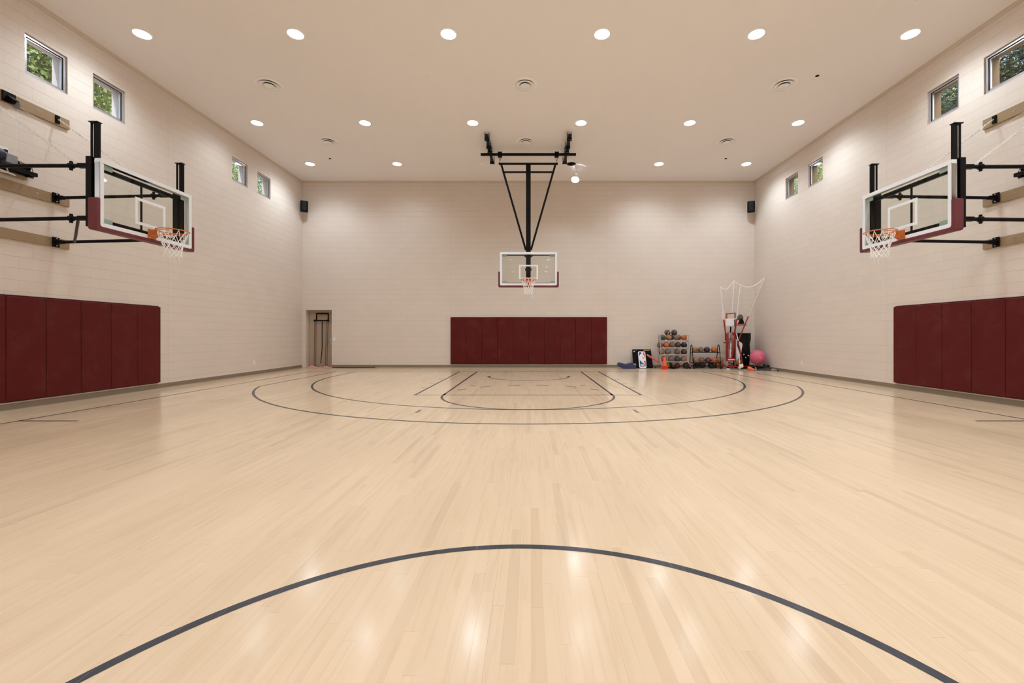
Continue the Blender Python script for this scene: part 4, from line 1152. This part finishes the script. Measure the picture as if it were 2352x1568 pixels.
for i, (cx, col, lab) in enumerate(((450, 'black', 'black ball on the floor under the left of the black rack'), (590, 'dark brown', 'dark brown ball on the floor under the middle of the black rack'), (715, 'black', 'black ball on the floor between two brown balls under the black rack'), (830, 'brown', 'brown ball on the floor under the right of the black rack'), (955, 'orange', 'orange ball on the floor at the right foot of the black rack'))):
    ball(kxp(cx, 650), 659.2 if cx not in (715, 955) else (650.3 if cx == 715 else 652.5), 4.45, col, lab, G2)

# cones
t = thing('traffic_cone', 'upright orange cone with red base in front of the chrome rack', 'cone', (up_(1527, 630), 630, 0))
cx0 = up_(1526.5, 630)
part('cone_body', MB().lathe([(0.9, 18.4), (1.2, 18.2), (3.3, 5.6), (3.0, 5.6), (0.9, 18.0)], (cx0, 630, 0), 28), 'cone', t, smooth='auto')
part('cone_base', MB().lathe([(3.2, 5.6), (5.4, 5.6), (5.5, 4.2), (4.4, 3.0), (4.6, 2.2), (5.3, 1.6), (5.3, 0.05), (3.0, 0.05), (3.0, 5.4)], (cx0, 630, 0), 8), 'conebase', t, bevel=0.12)
cpt = P(1719.5, 845, 612)
ax = (P(1734.5, 850, 603) - P(1719, 846.5, 612)).normalized()
rotm = Vector((0, 0, 1)).rotation_difference(ax).to_matrix()
t = thing('tipped_cone', 'small orange cone lying on its side below the pink ball', 'cone', (up_(1719.5, 612), 612, 0))
part('cone_body', MB().lathe([(2.9, 0), (0.5, 10.2), (0.3, 10.3), (0.2, 10.0), (2.6, 0.1)], (up_(1719.5, 612), 612, 3.0), 24, rotm), 'cone', t, smooth='auto')

# shooting machine
MY = 636
t = thing('rebounding_machine', 'red framed ball rebounding machine with white poles and netting', 'ball machine', (up_(1690, MY), MY, 0))
def Q(cx, cy, Y=MY): return P(1650 + cx/17.42, 760 + cy/17.42, Y)
def C4(cx, cy, Y=MY): return P(1620 + cx/9.8, 700 + cy/9.8, Y)
def C3(cx, cy, Y=MY): return P(1620 + cx/11.2, 620 + cy/11.2, Y)
base = MB()
bl_, bf_, br_ = Vector((up_(1659.5, 641), 641, 4.3)), Vector((up_(1697, 626), 626, 4.2)), Vector((up_(1729, 640), 640, 4.2))
base.bar(bl_, bf_, 1.8, 1.6).bar(bf_, br_, 1.6, 1.4).bar(bl_ + Vector((2, 0, 0)), Vector((301.5, 653, 4.2)), 1.6, 1.4)
part('base_frame', base, 'red', t, bevel=0.15)
part('black_base_bar', MB().bar(Vector((up_(1703, 640), 640, 5.2)), Vector((up_(1730, 638.5), 638.5, 5.0)), 1.4, 1.2), 'blackmatte', t)
for p_ in (bl_ + Vector((3, -1, 0)), bf_ + Vector((0, -0.5, 0)), Vector((301.5, 652, 4))):
    cs_ = part('caster', MB().prism([(-1.9, 3.9), (1.9, 3.9), (0.9, 1.0), (-0.9, 1.0)], lambda u, v, d: (p_.x + u, p_.y + d, v), -1.1, 1.1), 'cream', t, bevel=0.15)
    part('wheel', MB().lathe([(0, -0.5), (1.4, -0.5), (1.5, 0), (1.4, 0.5), (0, 0.5)], (p_.x, p_.y - 1.8, 1.5), 18, Matrix.Rotation(R(90), 3, 'X')), 'grey', cs_, smooth='auto')
for cx, w in ((322, 1.3), (362, 1.1), (672, 1.5)):
    part('frame_post', MB().bar(Q(cx, 90), Q(cx, 1190), w, 1.8, up=(0, 1, 0)), 'red', t, bevel=0.15)
    part('steel_leg', MB().tube([Q(cx - 10, 1190), Vector((Q(cx, 1380).x, MY, 4.2))], 0.7, 8), 'chrome', t, smooth='auto')
part('lower_frame', MB().bar(Q(300, 1085), Q(700, 1100), 1.2, 1.2).bar(Q(300, 1185), Q(700, 1190), 1.4, 1.6), 'red', t, bevel=0.1)
part('white_name_plate', MB().box(tuple(Q(350, 1165, MY - 0.2)), tuple(Q(650, 1115, MY + 0.3))), 'white', t)
part('slanted_tube', MB().tube([C4(415, 330), C4(478, 800)], 0.95, 10), 'red', t, smooth='auto')
part('slanted_tube', MB().tube([C4(700, 320, 634), C4(660, 650, 634), Q(620, 600, 634), Q(530, 1060, 634)], 1.15, 10), 'red', t, smooth='auto')
part('slanted_tube', MB().tube([C4(970, 255, 633), C4(745, 800, 633)], 0.85, 10), 'red', t, smooth='auto')
part('slanted_tube', MB().tube([Q(780, 420, 632), Q(860, 720, 630), Q(958, 1300, 627)], 0.9, 10), 'red', t, smooth='auto')
part('tube_joint', MB().sphere(Q(785, 375, 632.5), 1.0, 10, 8).sphere(C4(970, 248, 633), 1.0, 10, 8), 'white', t, smooth=True)
part('cross_tube', MB().tube([C4(700, 450, 634), C4(925, 450, 634)], 0.8, 10), 'red', t, smooth='auto')
part('left_peg', MB().tube([Q(205, 468), Q(300, 468)], 0.7, 8), 'blackmatte', t, smooth='auto')
for a_, b_, r_ in (((410, 50), (395, 1080), 0.35), ((555, 60), (555, 800), 0.3), ((330, 45), (405, 45), 0.35), ((530, 45), (650, 45), 0.35), ((440, 705), (555, 705), 0.3), ((415, 320), (440, 700), 0.45), ((510, 850), (590, 1060), 0.7), ((560, 850), (510, 1060), 0.6), ((280, 0), (285, 380), 0.9)):
    part('inner_rod', MB().tube([Q(*a_, 637), Q(*b_, 637)], r_, 8), 'red', t, smooth='auto')
part('launcher_block', MB().box(tuple(Q(425, 340, 635.5)), tuple(Q(545, 300, 637.5))), 'red', t, bevel=0.15)
part('launch_cylinder', MB().tube([Q(505, 480, 637.5), Q(475, 1070, 637.5)], 0.95, 12), 'white', t, smooth='auto')
part('launch_piston', MB().tube([Q(480, 90, 638), Q(490, 800, 638)], 0.5, 8), 'grey', t, smooth='auto')
part('gas_strut', MB().tube([C4(572, 490), C4(565, 625)], 0.95, 10), 'blackmatte', t, smooth='auto')
part('white_strut', MB().tube([Q(722, 90, 634), Q(788, 370, 633)], 0.7, 8), 'white', t, smooth='auto')
part('white_strut', MB().tube([Q(735, 720, 631), Q(845, 1050, 630), Q(855, 1300, 629)], 0.55, 8), 'white', t, smooth='auto')
def sheet(pts, Y0, name='white_panel', m='white'):
    mb = MB(); mb.prism([(p_[0], p_[1]) for p_ in pts], lambda u, v, d: Q(u, v, Y0 + d), 0, 0.4); part(name, mb, m, t)
sheet([(830, 400), (968, 510), (915, 860), (850, 1040), (870, 880), (835, 620)], 640)
sheet([(690, 260), (745, 380), (760, 600), (850, 860), (870, 1000), (730, 1235), (690, 1150)], 641)
sheet([(560, 110), (625, 230), (600, 330), (560, 420)], 641)
sheet([(350, 1215), (590, 1215), (590, 1260), (380, 1250)], 641)
part('hopper_ramp', MB().bar(Q(385, 1250, 642), Q(600, 1300, 642), 3, 1.0), 'blackmatte', t)
part('white_box', MB().prism([(820, 1330), (995, 1310), (1000, 1450), (900, 1470), (860, 1540), (825, 1440)], lambda u, v, d: Q(u, v, 622.5 + d), 0, 1.6), 'plate', t, bevel=0.1)
part('control_panel', MB().prism([(470, 318), (500, 308), (640, 308), (655, 325), (650, 465), (470, 470)], lambda u, v, d: C4(u, v, 634 + d), 0, 1.6), 'white', t, bevel=0.1)
part('panel_strip', MB().bar(C4(650, 330, 633.6), C4(668, 520, 633.6), 0.8, 0.3, up=(0, 1, 0)), 'gasket', t)
part('top_bracket', MB().bar(C4(465, 200), C4(690, 188), 0.8, 1.6).bar(C4(478, 200), C4(478, 310), 2.0, 1.0, up=(0, 1, 0)).bar(C4(672, 190), C4(668, 300), 1.8, 1.0, up=(0, 1, 0)), pm('rust_orange', (158, 84, 54), 0.6, var=0.3, scale=60), t)
for pts in (((390, 425), (440, 880), (475, 1230)), ((740, 262), (682, 1180)), ((905, 375), (845, 870), (818, 1190)), ((1528, 200), (1112, 1180))):
    yy = 633 if pts[0][0] != 740 else 640
    part('net_pole', MB().tube([C3(a_, b_, yy) for a_, b_ in pts], 0.52 if pts[0][0] != 1528 else 0.3, 8), 'white', t, smooth='auto')
rope = [(395, 430), (440, 480), (500, 497), (545, 495), (600, 450), (680, 350), (740, 270), (800, 330), (905, 392), (960, 415), (1020, 437), (1100, 440), (1190, 430), (1260, 400), (1350, 345), (1430, 280), (1525, 205)]
part('net_rope', MB().tube([C3(a_, b_, 634) for a_, b_ in rope], 0.5, 8), 'net', t, smooth='auto')
nt = MB()
for i in range(7):
    a_ = C3(1080 + i*65, 430 - max(0, i-2)*38, 634); b_ = C3(900 + i*30, 1150 - i*10, 634); nt.tube([a_, b_], 0.07, 4)
for i in range(6):
    a_ = C3(960 + i*10, 520 + i*110, 634); b_ = C3(1430 - i*60, 420 + i*140, 634); nt.tube([a_, b_], 0.07, 4)
for i in range(6):
    nt.tube([C3(458, 1000, 633), C3(425 + i*15, 1140, 633), C3(440 + i*10, 1235, 633)], 0.14, 4)
nt.tube([C3(425, 1150, 633), C3(430, 1230, 633), C3(480, 1280, 633), C3(520, 1262, 633), C3(760, 1262, 633), C3(800, 1220, 633)], 0.3, 6)
part('netting', nt, 'net', t)
# folded black bag on the cross tube
bc = C3(905, 1300, 634)
t2 = thing('hanging_bag', 'black and white cloth bag resting on the red cross tube', 'bag', (bc.x, 636, C4(700, 442, 634).z))
part('bag_body', MB().prism([(822, 1388), (1000, 1388), (985, 1300), (950, 1230), (900, 1270), (850, 1350)], lambda u, v, d: C3(u, v, 634.0 + d), -0.5, 4), 'blackmatte', t2, bevel=0.5, seg=3)
part('crumpled_top', MB().sphere(C3(895, 1225, 636), 4.0, 20, 12, (1.15, 0.7, 1.25), lambda v: 0.9 + 0.16*math.sin(9*v.x + 5*v.z) + 0.1*math.sin(14*v.z)), pm('black_white_print', (84, 82, 80), 0.7, var=1.0, scale=110), t2, smooth=True)
# tall black bag
bgx, bgy = up_(1703, 651.5), 651.5
t = thing('tall_black_bag', 'tall black open bag standing behind the red machine', 'bag', (bgx, bgy, 0))
prof = [(0.01, 0.4), (9.5, 0.4), (10.5, 4), (11.5, 14), (12.0, 22), (11.4, 30), (10.6, 36), (12.0, 44), (12.8, 52.2), (13.2, 52.8), (12.6, 52.9), (11.9, 50), (11.2, 42), (10.0, 34)]
seg_ = 48; vs = []; n_ = len(prof)
for k_ in range(seg_):
    a_ = 2*math.pi*k_/seg_
    for r_, z_ in prof:
        w_ = 1 + (0.06*math.sin(7*a_ + z_*0.12) + 0.04*math.sin(13*a_ + z_*0.3)) * (1 if z_ < 50 else 0.15)
        vs.append((bgx + r_*w_*math.cos(a_), bgy + r_*w_*math.sin(a_)*0.95, z_))
fs = [(k_*n_+i, ((k_+1) % seg_)*n_+i, ((k_+1) % seg_)*n_+i+1, k_*n_+i+1) for k_ in range(seg_) for i in range(n_-1)]
part('bag_body', MB().add(vs, fs), pm('shiny_black_fabric', (18, 18, 19), 0.38, var=0.3), t, smooth=True)
sp = MB()
for cx, cy, r_ in ((1075, 942, 1.0), (958, 990, 0.9), (1265, 990, 1.1), (1145, 1060, 0.8), (1155, 1080, 0.7), (1000, 600, 1.2), (985, 640, 0.9)):
    q = Q(cx, cy, 636); sp.sphere((q.x, 651.5 - math.sqrt(max(0, 11.9**2 - (q.x - bgx)**2))*0.95 - 0.1, q.z), r_, 8, 6)
part('white_spot', sp, 'white', t, smooth=True)
part('side_cord', MB().tube([Q(1300, 720, 638), Q(1290, 950, 638), Q(1250, 1260, 638)], 0.35, 6), 'cream', t, smooth=True)
# pink exercise ball
t = thing('exercise_ball', 'large pink exercise ball wedged in the far right corner', 'exercise ball', (up_(1740.4, 626), 626, 6))
c_ = P(1740.4, 820.4, 626)
part('ball_body', MB().sphere(c_, 10.75, 48, 30), 'pink', t, smooth=True)
dirv = (P(1749, 822, 612) - c_).normalized()
q0 = c_ + dirv*10.72
uu = Vector((0.55, 0.0, -0.83)).normalized(); uu = (uu - dirv*uu.dot(dirv)).normalized()
part('white_mark', MB().tube([(c_ + (dirv*10.72 + uu*s_).normalized()*10.72) for s_ in (-2.2, -1, 0, 1, 2.2)], 0.22, 6), 'plate', t, smooth=True)
# black sports bag beneath it
single('sports_bag', MB().sphere((327.5, 623.5, 2.6), 1.0, 28, 14, (8.8, 5.6, 2.6), lambda v: 1 + 0.06*math.sin(8*v.x + 6*v.y)), 'blackmatte', 'flat black bag on the floor under the pink ball', 'bag', (331, 622.5, 0), smooth=True)
# foam roller
t = thing('foam_roller', 'dark grey foam roller beside the right wall near the pink ball', 'foam roller', (337, 622, 0))
r0, r1 = P(1764.3, 840.8, 613), P(1756, 838.8, 625)
r0.z = max(r0.z, 4.6); r1.z = max(r1.z, 4.9)
r1.x = min(r1.x, 339.5); r0.x = min(r0.x, 339)
part('roller_body', MB().tube([r0, r1], 2.6, 20), 'foam', t, smooth='auto')
part('end_disc', MB().tube([r0 - (r1 - r0).normalized()*0.15, r0], 1.3, 16), 'gasket', t, smooth='auto')
# tangle of exercise bands
t = thing('exercise_bands', 'tangled dark grey exercise bands on the floor by the right wall', 'exercise bands', (333, 612, 0))
rnd = random.Random(3)
for i in range(9):
    cx_, cy_ = 322 + i*2.0, 614 - i*0.9 + rnd.uniform(-2, 2)
    pts = []
    for j in range(14):
        a_ = 2*math.pi*j/14
        pts.append((min(342.5, cx_ + (4 + rnd.uniform(-0.8, 0.8))*math.cos(a_)), cy_ + 2.6*math.sin(a_ + i), 0.6 + i % 3*0.5 + 0.4*math.sin(2*a_ + i)))
    part('band', MB().tube(pts, 0.5, 6, closed=True), 'band' if i % 3 else 'foam', t, smooth=True)
single('grey_pouch', MB().sphere((337.8, 600.5, 1.5), 1.0, 20, 12, (3.6, 2.4, 1.5), lambda v: 1 + 0.08*math.sin(9*v.x)), pm('silver_grey_cloth', (150, 146, 150), 0.6, var=0.2, scale=30), 'small silver grey pouch at the near end of the exercise bands', 'pouch', (337.8, 600.5, 0), smooth=True)
single('black_baton', MB().tube([(338.0, 590.5, 0.9), (341.5, 596.3, 0.9)], 0.85, 12), 'gasket', 'short black baton on the floor by the right baseboard', 'baton', (340, 593, 0), smooth='auto')
single('small_bottle', MB().lathe([(0.01, 0.02), (1.1, 0.02), (1.1, 4.0), (0.5, 4.8), (0.5, 5.4), (0.01, 5.4)], (up_(1738.3, 605) - 1.5, 605, 0), 16), 'grey', 'small grey bottle on the floor right of the tipped cone', 'bottle', (up_(1738.3, 605) - 1.5, 605, 0), smooth='auto')
single('floor_card', MB().box((up_(1668, 630), 626, 0.03), (up_(1673, 630), 629.5, 1.4)), 'white', 'small white block on the floor under the red machine', 'block', (up_(1670, 630), 627, 0), bevel=0.2)
ball(up_(1697, 634.5), 634.5, 9.8, 'tan', 'tan ball resting behind the white box of the red machine', 'balls in the machine')
single('storage_pile', MB().box((up_(1671, 658), 656.5, 0.05), (up_(1681.5, 658), 661, 3.2)), 'gasket', 'low black case on the floor behind the red machine', 'case', (up_(1676, 658), 658, 0), bevel=0.4)

# ------------------------------------------------------------------ outdoors, seen through the high windows
gd = struct('ground', MB().box((-2400, -1500, -14), (2400, 2400, -6.2)), 'soil')
def tree(x, y, h, rad, leafm, label, n, seed, big=1.0):
    rnd = random.Random(seed)
    t = thing('leafy_tree', label, 'tree', (x, y, -6), 'trees outside the high windows')
    tr = MB(); tr.tube([(x, y, -6), (x + 4, y + 3, h*0.35), (x - 3, y, h*0.8)], 8, 10, r2=3)
    cl_ = []
    for i in range(16):
        a_ = rnd.uniform(0, 2*math.pi); e = rnd.uniform(-0.5, 1.0); rr = rad*rnd.uniform(0.35, 0.85)
        q = Vector((x + rr*math.cos(a_), y + rr*math.sin(a_)*1.2, h*0.72 + e*rad*0.7)); cl_.append(q)
        tr.tube([(x + 1, y, h*0.45), Vector((x, y, h*0.55)).lerp(q, 0.5) + Vector((0, 0, 5)), q], 2.4, 6, r2=0.5)
    part('trunk', tr, 'bark', t, smooth='auto')
    lf = MB()
    for i in range(n):
        c_ = rnd.choice(cl_); d = Vector((rnd.gauss(0, 1), rnd.gauss(0, 1), rnd.gauss(0, 1)))*rad*0.26
        p_ = c_ + d; a_ = Vector((rnd.gauss(0, 1), rnd.gauss(0, 1), rnd.gauss(0, 1))).normalized(); b_ = a_.orthogonal().normalized()
        s_ = rnd.uniform(1.0, 2.2)*big
        lf.add([p_ - a_*s_, p_ + b_*s_*0.45, p_ + a_*s_, p_ - b_*s_*0.45], [(0, 1, 2, 3)])
    me = bpy.data.meshes.new('foliage'); o = Vector(ORG[t.name])
    me.from_pydata([tuple((Vector(v) - o)*S) for v in lf.v], [], lf.f); me.materials.append(M[leafm])
    fo_ = bpy.data.objects.new('foliage', me); C.objects.link(fo_); fo_.parent = t
tree(-540, 425, 440, 88, 'leafgreen', 'bright green tree outside the nearest left window', 34000, 1, 1.3)
tree(-660, 655, 520, 88, 'leafolive', 'sparse tree against the sky outside the second left window', 9000, 2)
tree(-540, 850, 440, 88, 'leafgreen', 'green tree outside the two far left windows', 26000, 3)
tree(530, 475, 440, 88, 'leafdark', 'dark leafy tree outside the nearest right window', 38000, 4, 1.7)
tree(660, 665, 520, 88, 'leafolive', 'yellow green tree outside the second right window', 26000, 5, 1.3)
tree(540, 855, 440, 88, 'leafolive', 'olive tree outside the two far right windows', 26000, 6, 1.3)
